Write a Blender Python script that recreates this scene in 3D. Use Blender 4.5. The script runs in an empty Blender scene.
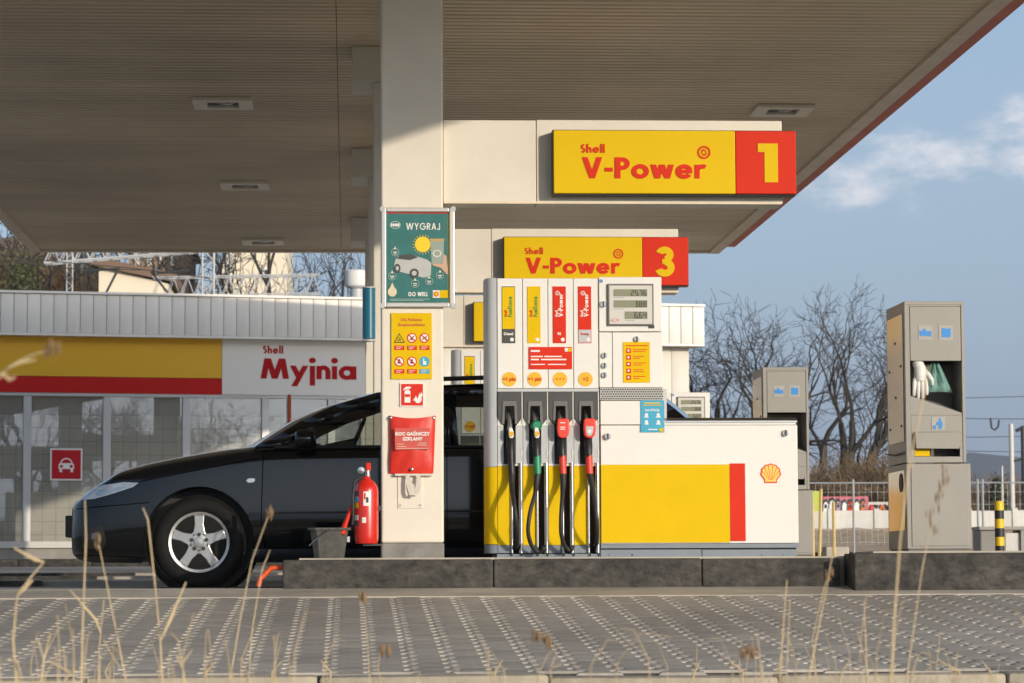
import bpy, bmesh, math, random
from mathutils import Vector, Matrix, noise as mnoise

# ------------------------------------------------------------------ camera, sky, sun, exposure
scene = bpy.context.scene
FPX, VPX, HORY, CAMZ = 2900.0, 348.0, 573.0, 0.093
YAW = math.atan((512.0 - VPX) / FPX)
PITCH = math.atan((HORY - 341.5) / FPX * math.cos(YAW))
cam_data = bpy.data.cameras.new('camera')
cam = bpy.data.objects.new('camera', cam_data)
scene.collection.objects.link(cam)
cam.location = (0, 0, CAMZ)
ROLL = math.radians(-0.25)
cam.rotation_euler = (Matrix.Rotation(-YAW, 3, 'Z') @ Matrix.Rotation(math.pi / 2 + PITCH, 3, 'X') @ Matrix.Rotation(ROLL, 3, 'Z')).to_euler()
cam_data.sensor_width = 36.0
cam_data.lens = 36.0 * FPX / 1024.0
cam_data.clip_start = 0.1
cam_data.clip_end = 6000
cam_data.dof.use_dof = True
cam_data.dof.focus_distance = 18.6
cam_data.dof.aperture_fstop = 8.5
scene.camera = cam

SUN_DIR = Vector((0.66, -1.0, 0.222)).normalized()      # towards the sun
SUN_ELEV = math.asin(SUN_DIR.z)
SUN_AZ = math.atan2(SUN_DIR.x, SUN_DIR.y)              # from +Y towards +X
world = bpy.data.worlds.new('World')
scene.world = world
world.use_nodes = True
wt = world.node_tree
wt.nodes.clear()
wo = wt.nodes.new('ShaderNodeOutputWorld')
wb = wt.nodes.new('ShaderNodeBackground')
sky = wt.nodes.new('ShaderNodeTexSky')
sky.sky_type = 'NISHITA'
sky.sun_disc = False
sky.sun_elevation = SUN_ELEV
sky.sun_rotation = SUN_AZ
sky.altitude = 100
sky.air_density = 1.0
sky.dust_density = 5.0
sky.ozone_density = 3.0
wb.inputs['Strength'].default_value = 0.15
# small drifting cumulus: noise in direction space, in a belt of elevations where distant fair-weather clouds sit
geo = wt.nodes.new('ShaderNodeTexCoord')
def wmath(op, a, b=None, c=None):
    n = wt.nodes.new('ShaderNodeMath'); n.operation = op
    for i, v in enumerate((a, b, c)):
        if v is None: continue
        if isinstance(v, (int, float)): n.inputs[i].default_value = v
        else: wt.links.new(v, n.inputs[i])
    return n.outputs[0]
sep = wt.nodes.new('ShaderNodeSeparateXYZ'); wt.links.new(geo.outputs['Generated'], sep.inputs[0])
az = wmath('ARCTAN2', sep.outputs[0], sep.outputs[1])
el = wmath('ARCSINE', sep.outputs[2])
comb = wt.nodes.new('ShaderNodeCombineXYZ')
wt.links.new(wmath('MULTIPLY', az, 1.0), comb.inputs[0]); wt.links.new(wmath('MULTIPLY', el, 2.0), comb.inputs[1])
def wnoise(scale, detail, rough, off):
    n = wt.nodes.new('ShaderNodeTexNoise'); n.inputs['Scale'].default_value = scale
    n.inputs['Detail'].default_value = detail; n.inputs['Roughness'].default_value = rough
    m = wt.nodes.new('ShaderNodeVectorMath'); m.operation = 'ADD'; m.inputs[1].default_value = off
    wt.links.new(comb.outputs[0], m.inputs[0]); wt.links.new(m.outputs[0], n.inputs['Vector'])
    return n.outputs[0]
nz = wnoise(30, 8, 0.62, (3.1, 0.7, 0))
nb = wnoise(5.0, 2, 0.5, (1.7, 4.2, 0))
CL_AZ, CL_EL = 0.207, 0.142                             # the cumulus bank seen right of the canopy
def blob(a0, e0, ra, re):
    da = wmath('DIVIDE', wmath('SUBTRACT', az, a0), ra); de = wmath('DIVIDE', wmath('SUBTRACT', el, e0), re)
    d2 = wmath('ADD', wmath('MULTIPLY', da, da), wmath('MULTIPLY', de, de))
    return wmath('MAXIMUM', wmath('SUBTRACT', 1.0, d2), 0.0)
bl = wmath('MAXIMUM', blob(0.240, 0.143, 0.072, 0.026), wmath('MULTIPLY', blob(0.180, 0.136, 0.048, 0.022), 0.85))
amb = wmath('MULTIPLY', wmath('MAXIMUM', wmath('SUBTRACT', nb, 0.58), 0.0), 2.5)
dens = wmath('ADD', wmath('ADD', wmath('MULTIPLY', bl, 0.42), wmath('MULTIPLY', amb, 0.5)), wmath('MULTIPLY', wmath('SUBTRACT', nz, 0.66), 1.25))
mask = wt.nodes.new('ShaderNodeMapRange'); mask.interpolation_type = 'SMOOTHSTEP'
wt.links.new(dens, mask.inputs[0]); mask.inputs[1].default_value = 0.0; mask.inputs[2].default_value = 0.40
mask.inputs[3].default_value = 0.0; mask.inputs[4].default_value = 0.8
cmix = wt.nodes.new('ShaderNodeMix'); cmix.data_type = 'RGBA'
HAZE_TINT = (1.25, 1.6, 2.1, 1)
CLOUD = (4.5, 4.3, 4.4, 1)
tint = wt.nodes.new('ShaderNodeMix'); tint.data_type = 'RGBA'; tint.blend_type = 'MULTIPLY'
# hazy air: towards the horizon, on every side, the sky loses its colour to a pale blue grey
tint.inputs[0].default_value = 1.0
bw = wt.nodes.new('ShaderNodeRGBToBW'); wt.links.new(sky.outputs[0], bw.inputs[0])
wt.links.new(bw.outputs[0], tint.inputs[6]); tint.inputs[7].default_value = HAZE_TINT
hz_ = wt.nodes.new('ShaderNodeMix'); hz_.data_type = 'RGBA'
wt.links.new(wmath('MULTIPLY', wmath('EXPONENT', wmath('MULTIPLY', wmath('MAXIMUM', el, 0.0), -3.6)), 0.95), hz_.inputs[0])
wt.links.new(sky.outputs[0], hz_.inputs[6]); hc_ = wt.nodes.new('ShaderNodeMix'); hc_.data_type = 'RGBA'; hc_.inputs[0].default_value = 0.65
wt.links.new(tint.outputs[2], hc_.inputs[6]); hc_.inputs[7].default_value = (2.36, 3.02, 3.95, 1)
wt.links.new(hc_.outputs[2], hz_.inputs[7])
wt.links.new(mask.outputs[0], cmix.inputs[0])
wt.links.new(hz_.outputs[2], cmix.inputs[6]); cmix.inputs[7].default_value = CLOUD
wt.links.new(cmix.outputs[2], wb.inputs['Color'])
wt.links.new(wb.outputs[0], wo.inputs[0])

sun_data = bpy.data.lights.new('sun', 'SUN')
sun_data.energy = 2.25
sun_data.angle = math.radians(0.5)
sun_data.color = (1.0, 0.875, 0.71)
sun = bpy.data.objects.new('sun', sun_data)
scene.collection.objects.link(sun)
sun.rotation_euler = (-SUN_DIR).to_track_quat('-Z', 'Y').to_euler()
sun.location = SUN_DIR * 60

scene.view_settings.view_transform = 'Standard'
scene.view_settings.look = 'None'
scene.view_settings.exposure = 0.58
scene.view_settings.gamma = 1.0
scene.render.engine = 'CYCLES'
scene.cycles.use_denoising = True
scene.cycles.max_bounces = 8
scene.cycles.transparent_max_bounces = 12

# ------------------------------------------------------------------ helpers
random.seed(7)
COL = scene.collection
CAMROT = cam.rotation_euler.to_matrix()
def P(px, py, Y):
    d = CAMROT @ Vector(((px - 512.0) / FPX, -(py - 341.5) / FPX, -1.0))
    return Vector((0, 0, CAMZ)) + d * (Y / d.y)
def PX(px, Y): return P(px, 400, Y).x
def PZ(py, Y, px=512): return P(px, py, Y).z

MATS = {}
def mat(name, col, rough=0.55, metal=0.0, var=0.0, vscale=4.0, bump=0.0, bscale=120.0, coat=0.0, rand=0.0, stretch=None, spec=0.5, emit=None, var2=None, stain=None):
    if name in MATS: return MATS[name]
    m = bpy.data.materials.new(name); m.use_nodes = True
    nt = m.node_tree; b = nt.nodes['Principled BSDF']
    b.inputs['Base Color'].default_value = (*col, 1); b.inputs['Roughness'].default_value = rough
    b.inputs['Metallic'].default_value = metal; b.inputs['Coat Weight'].default_value = coat
    b.inputs['Coat Roughness'].default_value = 0.04; b.inputs['Specular IOR Level'].default_value = spec
    tc = nt.nodes.new('ShaderNodeTexCoord'); vec = tc.outputs['Object']
    if stretch:
        mp = nt.nodes.new('ShaderNodeMapping'); mp.inputs['Scale'].default_value = stretch
        nt.links.new(vec, mp.inputs[0]); vec = mp.outputs[0]
    colour = None
    if var > 0:
        n = nt.nodes.new('ShaderNodeTexNoise'); n.inputs['Scale'].default_value = vscale; n.inputs['Detail'].default_value = 6
        n.inputs['Roughness'].default_value = 0.62
        nt.links.new(vec, n.inputs['Vector'])
        r = nt.nodes.new('ShaderNodeValToRGB')
        r.color_ramp.elements[0].position = 0.3; r.color_ramp.elements[1].position = 0.7
        lo = var2 if var2 else tuple(c * (1 - var) for c in col)
        hi = tuple(min(1, c * (1 + var * 0.6)) for c in col)
        r.color_ramp.elements[0].color = (*lo, 1); r.color_ramp.elements[1].color = (*hi, 1)
        nt.links.new(n.outputs[0], r.inputs[0]); colour = r.outputs[0]
        rr = nt.nodes.new('ShaderNodeMapRange'); rr.inputs[3].default_value = min(1, rough * 1.15); rr.inputs[4].default_value = rough * 0.85
        nt.links.new(n.outputs[0], rr.inputs[0]); nt.links.new(rr.outputs[0], b.inputs['Roughness'])
    if rand > 0:
        oi = nt.nodes.new('ShaderNodeObjectInfo'); mr = nt.nodes.new('ShaderNodeMapRange')
        mr.inputs[3].default_value = 1 - rand; mr.inputs[4].default_value = 1 + rand
        nt.links.new(oi.outputs['Random'], mr.inputs[0])
        hs = nt.nodes.new('ShaderNodeHueSaturation'); hs.inputs['Color'].default_value = (*col, 1)
        if colour is not None: nt.links.new(colour, hs.inputs['Color'])
        nt.links.new(mr.outputs[0], hs.inputs['Value']); colour = hs.outputs[0]
    if stain:                                        # broad dirt laid over the place, following world position: (strength, scale, stretch)
        gp = nt.nodes.new('ShaderNodeNewGeometry'); mp2 = nt.nodes.new('ShaderNodeMapping'); mp2.inputs['Scale'].default_value = stain[2]
        nt.links.new(gp.outputs['Position'], mp2.inputs[0])
        n3 = nt.nodes.new('ShaderNodeTexNoise'); n3.inputs['Scale'].default_value = stain[1]; n3.inputs['Detail'].default_value = 7; n3.inputs['Roughness'].default_value = 0.6
        nt.links.new(mp2.outputs[0], n3.inputs['Vector'])
        mr3 = nt.nodes.new('ShaderNodeMapRange'); mr3.inputs[1].default_value = 0.35; mr3.inputs[2].default_value = 0.62
        mr3.inputs[3].default_value = 1 - stain[0]; mr3.inputs[4].default_value = 1.0
        nt.links.new(n3.outputs[0], mr3.inputs[0])
        mm3 = nt.nodes.new('ShaderNodeMix'); mm3.data_type = 'RGBA'; mm3.blend_type = 'MULTIPLY'; mm3.inputs[0].default_value = 1.0
        mm3.inputs[6].default_value = (*col, 1)
        if colour is not None: nt.links.new(colour, mm3.inputs[6])
        nt.links.new(mr3.outputs[0], mm3.inputs[7]); colour = mm3.outputs[2]
    if colour is not None: nt.links.new(colour, b.inputs['Base Color'])
    if bump > 0:
        n2 = nt.nodes.new('ShaderNodeTexNoise'); n2.inputs['Scale'].default_value = bscale; n2.inputs['Detail'].default_value = 4
        nt.links.new(vec, n2.inputs['Vector'])
        bp = nt.nodes.new('ShaderNodeBump'); bp.inputs['Strength'].default_value = bump; bp.inputs['Distance'].default_value = 0.01
        nt.links.new(n2.outputs[0], bp.inputs['Height']); nt.links.new(bp.outputs[0], b.inputs['Normal'])
    MATS[name] = m
    return m
def glassmat(name, tint, refl=0.08, milky=0.0):
    if name in MATS: return MATS[name]
    m = bpy.data.materials.new(name); m.use_nodes = True; nt = m.node_tree; nt.nodes.clear()
    out = nt.nodes.new('ShaderNodeOutputMaterial'); mx = nt.nodes.new('ShaderNodeMixShader')
    tr = nt.nodes.new('ShaderNodeBsdfTransparent'); tr.inputs[0].default_value = (*tint, 1)
    gl = nt.nodes.new('ShaderNodeBsdfGlossy'); gl.inputs['Roughness'].default_value = 0.01
    lw = nt.nodes.new('ShaderNodeFresnel'); lw.inputs[0].default_value = 1.5
    ad = nt.nodes.new('ShaderNodeMath'); ad.operation = 'ADD'; ad.inputs[1].default_value = refl; ad.use_clamp = True
    nt.links.new(lw.outputs[0], ad.inputs[0]); nt.links.new(ad.outputs[0], mx.inputs[0])
    nt.links.new(tr.outputs[0], mx.inputs[1]); nt.links.new(gl.outputs[0], mx.inputs[2])
    df = nt.nodes.new('ShaderNodeBsdfDiffuse'); df.inputs[0].default_value = (0.62, 0.59, 0.53, 1)
    m2 = nt.nodes.new('ShaderNodeMixShader'); m2.inputs[0].default_value = milky  # even pale diffuse share mixed in, so panes look milky and less contrasty
    nt.links.new(mx.outputs[0], m2.inputs[1]); nt.links.new(df.outputs[0], m2.inputs[2]); nt.links.new(m2.outputs[0], out.inputs[0])
    MATS[name] = m
    return m

ORG = {}
def tag(o, label=None, cat=None, group=None, kind=None):
    if label: o['label'] = label
    if cat: o['category'] = cat
    if group: o['group'] = group
    if kind: o['kind'] = kind
    return o
def thing(name, loc, label, cat, group=None, rz=0.0, local=False):
    o = bpy.data.objects.new(name, None); COL.objects.link(o)
    o.empty_display_size = 0.1
    o.location = loc; o.rotation_euler = (0, 0, rz)
    ORG[o.name] = Vector((0, 0, 0)) if local else Vector(loc)
    return tag(o, label, cat, group)

class MB:
    def __init__(s): s.v = []; s.f = []
    def add(s, vs, fs):
        b = len(s.v); s.v += [tuple(v) for v in vs]; s.f += [tuple(b + i for i in f) for f in fs]; return s
    def box(s, x0, x1, y0, y1, z0, z1):
        x0, x1 = min(x0, x1), max(x0, x1); y0, y1 = min(y0, y1), max(y0, y1); z0, z1 = min(z0, z1), max(z0, z1)
        return s.add([(x0,y0,z0),(x1,y0,z0),(x1,y1,z0),(x0,y1,z0),(x0,y0,z1),(x1,y0,z1),(x1,y1,z1),(x0,y1,z1)],
                     [(0,3,2,1),(4,5,6,7),(0,1,5,4),(1,2,6,5),(2,3,7,6),(3,0,4,7)])
    def prism(s, poly, y0, y1):                      # polygon in (x,z), extruded along Y; y0 is the near face
        n = len(poly)
        a = sum(poly[i][0]*poly[(i+1)%n][1] - poly[(i+1)%n][0]*poly[i][1] for i in range(n))
        if a < 0: poly = list(reversed(poly))
        vs = [(p[0], y0, p[1]) for p in poly] + [(p[0], y1, p[1]) for p in poly]
        fs = [tuple(range(n)), tuple(range(2*n-1, n-1, -1))]
        fs += [(i, n+i, n+(i+1)%n, (i+1)%n) for i in range(n)]
        return s.add(vs, fs)
    def prismx(s, poly, x0, x1):                     # polygon in (y,z), extruded along X
        n = len(poly)
        a = sum(poly[i][0]*poly[(i+1)%n][1] - poly[(i+1)%n][0]*poly[i][1] for i in range(n))
        if a > 0: poly = list(reversed(poly))
        vs = [(x0, p[0], p[1]) for p in poly] + [(x1, p[0], p[1]) for p in poly]
        fs = [tuple(range(n)), tuple(range(2*n-1, n-1, -1))] + [(i, n+i, n+(i+1)%n, (i+1)%n) for i in range(n)]
        return s.add(vs, fs)
    def disc(s, cx, cz, r, y0, y1, n=24, rz=None):
        rz = rz or r
        return s.prism([(cx + r*math.cos(2*math.pi*i/n), cz + rz*math.sin(2*math.pi*i/n)) for i in range(n)], y0, y1)
    def ring(s, cx, cz, r0, r1, y0, y1, a0=0, a1=2*math.pi, n=24, k=1.0):
        full = abs(a1 - a0 - 2*math.pi) < 1e-6
        for i in range(n):
            t0 = a0 + (a1-a0)*i/n; t1 = a0 + (a1-a0)*(i+1)/n
            s.prism([(cx+r0*math.cos(t0), cz+k*r0*math.sin(t0)), (cx+r1*math.cos(t0), cz+k*r1*math.sin(t0)),
                     (cx+r1*math.cos(t1), cz+k*r1*math.sin(t1)), (cx+r0*math.cos(t1), cz+k*r0*math.sin(t1))], y0, y1)
        return s
    def tube(s, pts, r, n=8, caps=True):
        pts = [Vector(p) for p in pts]; k = len(pts)
        rs = r if isinstance(r, (list, tuple)) else [r]*k
        b = len(s.v); up = None
        for i, p in enumerate(pts):
            t = (pts[min(i+1, k-1)] - pts[max(i-1, 0)])
            if t.length < 1e-9: t = Vector((0, 0, 1))
            t.normalize()
            if up is None:
                up = Vector((0, 0, 1)) if abs(t.z) < 0.9 else Vector((1, 0, 0))
            u = t.cross(up)
            if u.length < 1e-6: u = t.cross(Vector((0.3, 1, 0.2)))
            u.normalize(); w = u.cross(t); up = w
            for j in range(n):
                a = 2*math.pi*j/n
                s.v.append(tuple(p + (u*math.cos(a) + w*math.sin(a))*rs[i]))
        for i in range(k-1):
            for j in range(n):
                s.f.append((b+i*n+j, b+i*n+(j+1)%n, b+(i+1)*n+(j+1)%n, b+(i+1)*n+j))
        if caps:
            s.f.append(tuple(b+j for j in reversed(range(n)))); s.f.append(tuple(b+(k-1)*n+j for j in range(n)))
        return s
    def lathe(s, prof, c, axis='z', n=24, caps=True):           # prof: (radius, height along axis)
        b = len(s.v); c = Vector(c)
        for (r, h) in prof:
            for j in range(n):
                a = 2*math.pi*j/n; x, y = r*math.cos(a), r*math.sin(a)
                s.v.append(tuple(c + (Vector((x, y, h)) if axis == 'z' else Vector((x, h, y)) if axis == 'y' else Vector((h, x, y)))))
        for i in range(len(prof)-1):
            for j in range(n):
                q = (b+i*n+j, b+i*n+(j+1)%n, b+(i+1)*n+(j+1)%n, b+(i+1)*n+j)
                s.f.append(q if axis != 'y' else tuple(reversed(q)))
        for i in (0, len(prof)-1):
            if caps and prof[i][0] > 1e-5: s.f.append(tuple(b+i*n+j for j in (reversed(range(n)) if i == 0 else range(n))))
        return s
    def mesh(s, name, off=Vector((0,0,0)), bevel=0.0, seg=2, smooth=None):
        me = bpy.data.meshes.new(name)
        me.from_pydata([(v[0]-off[0], v[1]-off[1], v[2]-off[2]) for v in s.v], [], s.f)
        if bevel > 0:
            bm = bmesh.new(); bm.from_mesh(me)
            ed = [e for e in bm.edges if len(e.link_faces) == 2 and e.calc_face_angle(0) > 0.5]
            bmesh.ops.bevel(bm, geom=ed, offset=bevel, segments=seg, affect='EDGES', profile=0.5, clamp_overlap=True)
            bm.to_mesh(me); bm.free()
        me.update()
        if smooth is not None:
            me.shade_smooth(); me.set_sharp_from_angle(angle=math.radians(smooth))
        return me
    def build(s, name, m, parent=None, bevel=0.0, seg=2, smooth=None, label=None):
        if parent is not None: off = ORG[parent.name]; loc = None
        else:
            xs = [v[0] for v in s.v]; ys = [v[1] for v in s.v]; zs = [v[2] for v in s.v]
            off = Vector(((min(xs)+max(xs))/2, (min(ys)+max(ys))/2, min(zs))); loc = off
        me = s.mesh(name, off, bevel, seg, smooth)
        me.materials.append(m)
        o = bpy.data.objects.new(name, me); COL.objects.link(o)
        if parent is not None:
            o.parent = parent
        else: o.location = loc
        ORG[o.name] = off
        if label: o['label'] = label
        return o
def part(name, m, parent, fn, **kw):
    mb = MB(); fn(mb); return mb.build(name, m, parent, **kw)
def pbox(name, m, parent, x0, x1, y0, y1, z0, z1, **kw):
    return MB().box(x0, x1, y0, y1, z0, z1).build(name, m, parent, **kw)
def children_of(o): return [c for c in bpy.data.objects if c.parent == o]
CH = {}
def copy_tree(o, loc=None, parent=None, kids=None):
    if kids is None:
        kids = {}
        for c in bpy.data.objects:
            if c.parent: kids.setdefault(c.parent.name, []).append(c)
    c = o.copy(); COL.objects.link(c); c.parent = parent
    if loc is not None: c.location = loc
    ORG[c.name] = ORG.get(o.name, Vector((0,0,0)))
    for ch in kids.get(o.name, []): copy_tree(ch, None, c, kids)
    return c

# geometric bold lettering drawn as strokes, and plain built-in lettering for small print
def stroke_text(mb, text, x, z, h, yf, t=0.2, track=0.1, rot=False, xs=1.0):
    """letters of cap height h with base line at z, near face at depth yf; returns the end x"""
    k = [0]
    def tr(u, w): return (x0 - w*h, zz + u*h*xs) if rot else (x0 + u*h*xs, zz + w*h)
    x0, zz = x, z
    cur = 0.0
    def poly(pts):
        k[0] += 1
        mb.prism([tr(cur + u, w) for u, w in pts], yf - 0.0006*(k[0] % 5), yf + 0.004)
    def bar(u0, w0, u1, w1): poly([(u0,w0),(u1,w0),(u1,w1),(u0,w1)])
    def dia(u0, w0, u1, w1, th=None):
        th = th or t*1.12
        poly([(u0-th/2,w0),(u0+th/2,w0),(u1+th/2,w1),(u1-th/2,w1)])
    def arc(cu, cw, ru, rw, a0, a1, th=None, n=14):
        th = th or t; k[0] += 1
        for i in range(n):
            p0 = math.radians(a0 + (a1-a0)*i/n); p1 = math.radians(a0 + (a1-a0)*(i+1)/n)
            pts = [(cu+(ru-th)*math.cos(p0), cw+(rw-th)*math.sin(p0)), (cu+ru*math.cos(p0), cw+rw*math.sin(p0)),
                   (cu+ru*math.cos(p1), cw+rw*math.sin(p1)), (cu+(ru-th)*math.cos(p1), cw+(rw-th)*math.sin(p1))]
            mb.prism([tr(cur + u, w) for u, w in pts], yf - 0.0003 - 0.0006*(k[0] % 5), yf + 0.004)
    xh = 0.66
    for ch in text:
        w = 0.5
        if ch == ' ': w = 0.3
        elif ch == 'V': dia(.13,1,.42,0); dia(.71,1,.42,0); w = .84
        elif ch == '-': bar(.02,.32,.34,.32+t*.9); w = .36
        elif ch == 'P': bar(0,0,t*1.1,1); arc(.3,.7,.3,.3,-90,90); bar(t,1-t,.3,1); bar(t,.4,.3,.4+t); w = .6
        elif ch == 'R': bar(0,0,t*1.1,1); arc(.3,.72,.28,.28,-90,90); bar(t,1-t,.3,1); bar(t,.44,.3,.44+t); dia(.27,.44,.5,0); w = .6
        elif ch == 'o' or ch == 'O':
            r = xh/2+.02 if ch == 'o' else .51
            arc(r, r-.02, r, r, 0, 360, n=24); w = 2*r
        elif ch == 'w': dia(.11,xh,.27,0); dia(.45,xh,.27,0); dia(.45,xh,.66,0); dia(.82,xh,.66,0); w = .93
        elif ch == 'W': dia(.1,1,.33,0); dia(.6,1,.33,0); dia(.6,1,.87,0); dia(1.1,1,.87,0); w = 1.2
        elif ch == 'e': r=xh/2+.02; arc(r,r-.02,r,r,20,325,n=20); bar(t*.6,r-.02-t*.4,2*r-.03,r-.02+t*.42); w = 2*r
        elif ch == 'r': bar(0,0,t,xh); arc(.33,.33,.33,.35,60,150); w = .46
        elif ch == 'S': arc(.25,.72,.24,.28,40,270); arc(.25,.29,.25,.29,-140,90); w = .5
        elif ch == 'h': bar(0,0,t,1.04); arc(.27,.37,.27,.31,0,150); bar(.54-t,0,.54,.38); w = .54
        elif ch == 'n': bar(0,0,t,xh); arc(.29,.36,.29,.33,0,150); bar(.58-t,0,.58,.37); w = .58
        elif ch == 'l': bar(0,0,t,1.04); w = t
        elif ch == 'i': bar(0,0,t,xh); arc(t/2,.93,t*.66,t*.66,0,360,th=t*.62); w = t
        elif ch == 'j': bar(0,-.32,t,xh); arc(t/2,.93,t*.66,t*.66,0,360,th=t*.62); w = t
        elif ch == 'M': dia(.12,0,.27,1); dia(.3,1,.58,.0); dia(.86,1,.58,0); dia(.89,1,1.04,0); w = 1.14
        elif ch == 'y': dia(.12,xh,.36,.1); dia(.64,xh,.18,-.36); w = .76
        elif ch == 'a': r=xh/2+.02; arc(r,r-.02,r,r,0,360,n=22); bar(2*r-t*.9,0,2*r+.04,xh); w = 2*r+.04
        elif ch == 'Y': dia(.1,1,.36,.45); dia(.62,1,.36,.45); bar(.36-t/2,0,.36+t/2,.5); w = .74
        elif ch == 'G': arc(.5,.5,.5,.51,45,360); bar(.5,.42,.99,.42+t); w = 1.0
        elif ch == 'A': dia(.1,0,.4,1); dia(.7,0,.4,1); bar(.22,.22,.6,.22+t*.9); w = .82
        elif ch == 'J': bar(.28,.2,.28+t,1); arc(.22,.2,.26,.22,180,360); w = .5
        elif ch == 'E': bar(0,0,t,1); bar(t,0,.45,t); bar(t,.42,.42,.42+t); bar(t,1-t,.45,1); w = .46
        elif ch == 'L': bar(0,0,t,1); bar(t,0,.42,t); w = .42
        elif ch == 'F': bar(0,0,t,1); bar(t,.42,.42,.42+t); bar(t,1-t,.46,1); w = .46
        elif ch == 'u': bar(0,.3,t,xh); arc(.28,.3,.28,.3,180,360); bar(.56-t,0,.56,xh); w = .56
        elif ch == 'v': dia(.1,xh,.33,0); dia(.56,xh,.33,0); w = .66
        elif ch == '1': bar(.16,0,.16+t*1.5,1); bar(0,.78,.2,1); w = .5
        elif ch == '3': arc(.28,.735,.29,.275,-90,160,th=t*1.15); arc(.28,.30,.32,.31,-160,90,th=t*1.15); bar(.2,.505-t*.42,.34,.505+t*.42); w = .62
        elif ch == '5': bar(.06,.5,.06+t*1.1,1); bar(.06,1-t*1.1,.55,1); arc(.28,.32,.32,.33,-150,130,th=t*1.2); w = .62
        cur += w + track
    return x + cur*h*xs
def print_text(parent, m, text, xc, zc, size, yf, name='lettering', bold=0.0, align='CENTER', rot=0.0):
    c = bpy.data.curves.new(name, 'FONT'); c.body = text; c.size = size; c.align_x = align; c.align_y = 'CENTER'
    c.offset = bold; c.resolution_u = 2; c.extrude = 0.0006
    o = bpy.data.objects.new(name, c); COL.objects.link(o)
    dg = bpy.context.evaluated_depsgraph_get(); ev = o.evaluated_get(dg)
    me = bpy.data.meshes.new_from_object(ev)
    bpy.data.objects.remove(o); bpy.data.curves.remove(c)
    org = ORG[parent.name]
    me.transform(Matrix.Translation(Vector((xc, yf, zc)) - org) @ Matrix.Rotation(math.pi/2, 4, 'X') @ Matrix.Rotation(rot, 4, 'Z'))
    me.materials.clear(); me.materials.append(m)
    ob = bpy.data.objects.new(name, me); COL.objects.link(ob); ob.parent = parent; ORG[ob.name] = org
    return ob
def interp(tab, x):
    if x <= tab[0][0]: return tab[0][1]
    for (a, va), (b, vb) in zip(tab, tab[1:]):
        if x <= b: return va + (vb - va)*(x - a)/(b - a)
    return tab[-1][1]

# ------------------------------------------------------------------ materials
CREAM = mat('cream_painted_metal', (0.75, 0.695, 0.59), 0.5, var=0.07, vscale=2.5, bump=0.03, bscale=30)
WHITE = mat('white_enamel', (0.765, 0.745, 0.695), 0.45, var=0.04, vscale=3)
YELLOW = mat('yellow_enamel', (0.74, 0.485, 0.001), 0.55, var=0.05, vscale=3, spec=0.12)
SIGNY = mat('yellow_acrylic', (0.75, 0.495, 0.001), 0.5, var=0.03, vscale=2, spec=0.15)
SIGNR = mat('red_acrylic', (0.66, 0.03, 0.01), 0.5, var=0.04, vscale=2, spec=0.15)
RED = mat('red_enamel', (0.66, 0.03, 0.012), 0.5, var=0.05, spec=0.2)
DARKRED = mat('dark_red_letters', (0.42, 0.006, 0.010), 0.7, var=0.04, spec=0.2)
STEEL = mat('brushed_steel', (0.55, 0.55, 0.55), 0.3, metal=1.0, var=0.1, vscale=12, stretch=(1, 1, 0.08))
CHROME = mat('chrome', (0.55, 0.54, 0.52), 0.22, metal=1.0)
GREYP = mat('bluegrey_paint', (0.20, 0.235, 0.27), 0.45, var=0.1, vscale=6)
PALEGREY = mat('pale_grey_paint', (0.50, 0.52, 0.53), 0.42, var=0.06, vscale=5)
CHAR = mat('charcoal_plastic', (0.055, 0.055, 0.055), 0.5, var=0.1, vscale=14)
MIDGREY = mat('mid_grey_plastic', (0.14, 0.135, 0.13), 0.5, var=0.08)
BLACK = mat('black_plastic', (0.012, 0.012, 0.012), 0.45, var=0.1, vscale=20)
RUBBER = mat('black_rubber', (0.022, 0.021, 0.02), 0.55, var=0.25, vscale=30, bump=0.05, bscale=300)
GREEN = mat('green_plastic', (0.015, 0.25, 0.11), 0.4)
REDPL = mat('red_plastic', (0.75, 0.05, 0.025), 0.4, var=0.06, vscale=20)
LABELW = mat('label_white', (0.8, 0.78, 0.73), 0.4)
BLUEL = mat('label_blue', (0.04, 0.36, 0.55), 0.4)
BLUEI = mat('icon_blue', (0.015, 0.23, 0.62), 0.4)
FSGREEN = mat('label_green', (0.05, 0.26, 0.04), 0.4)
LCD = mat('lcd_olive', (0.25, 0.25, 0.16), 0.25)
INK = mat('dark_ink', (0.02, 0.02, 0.02), 0.5)
KERB = mat('kerb_stone', (0.072, 0.066, 0.056), 0.85, var=0.75, vscale=17, bump=0.9, bscale=45, var2=(0.03, 0.028, 0.025), stretch=(0.8, 0.8, 1.1), stain=(0.55, 3.0, (0.7, 1, 1.3)))
CONC = mat('forecourt_concrete', (0.40, 0.36, 0.31), 0.85, var=0.25, vscale=0.9, bump=0.02, bscale=40)
GUTTER = mat('gutter_concrete', (0.50, 0.45, 0.37), 0.9, var=0.2, vscale=2.5, bump=0.2, bscale=60, stain=(0.25, 1.2, (1, 2, 1)))
PAVE = mat('paver_concrete', (0.46, 0.42, 0.365), 0.85, var=0.18, vscale=9, bump=0.25, bscale=150, rand=0.14, stain=(0.28, 0.9, (1, 0.35, 1)))
SAND = mat('joint_sand', (0.10, 0.088, 0.072), 0.95, var=0.3, vscale=20, bump=0.3, bscale=90)
CEIL = mat('ceiling_strip_paint', (0.82, 0.67, 0.47), 0.5, var=0.08, vscale=1.2, stretch=(0.5, 3, 3), rand=0.03, stain=(0.30, 0.35, (0.5, 1.1, 1)))
CEILB = mat('ceiling_gap', (0.02, 0.017, 0.014), 0.8)
CAB = mat('cabinet_grey_paint', (0.295, 0.278, 0.245), 0.42, var=0.06, vscale=5, bump=0.02)
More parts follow.
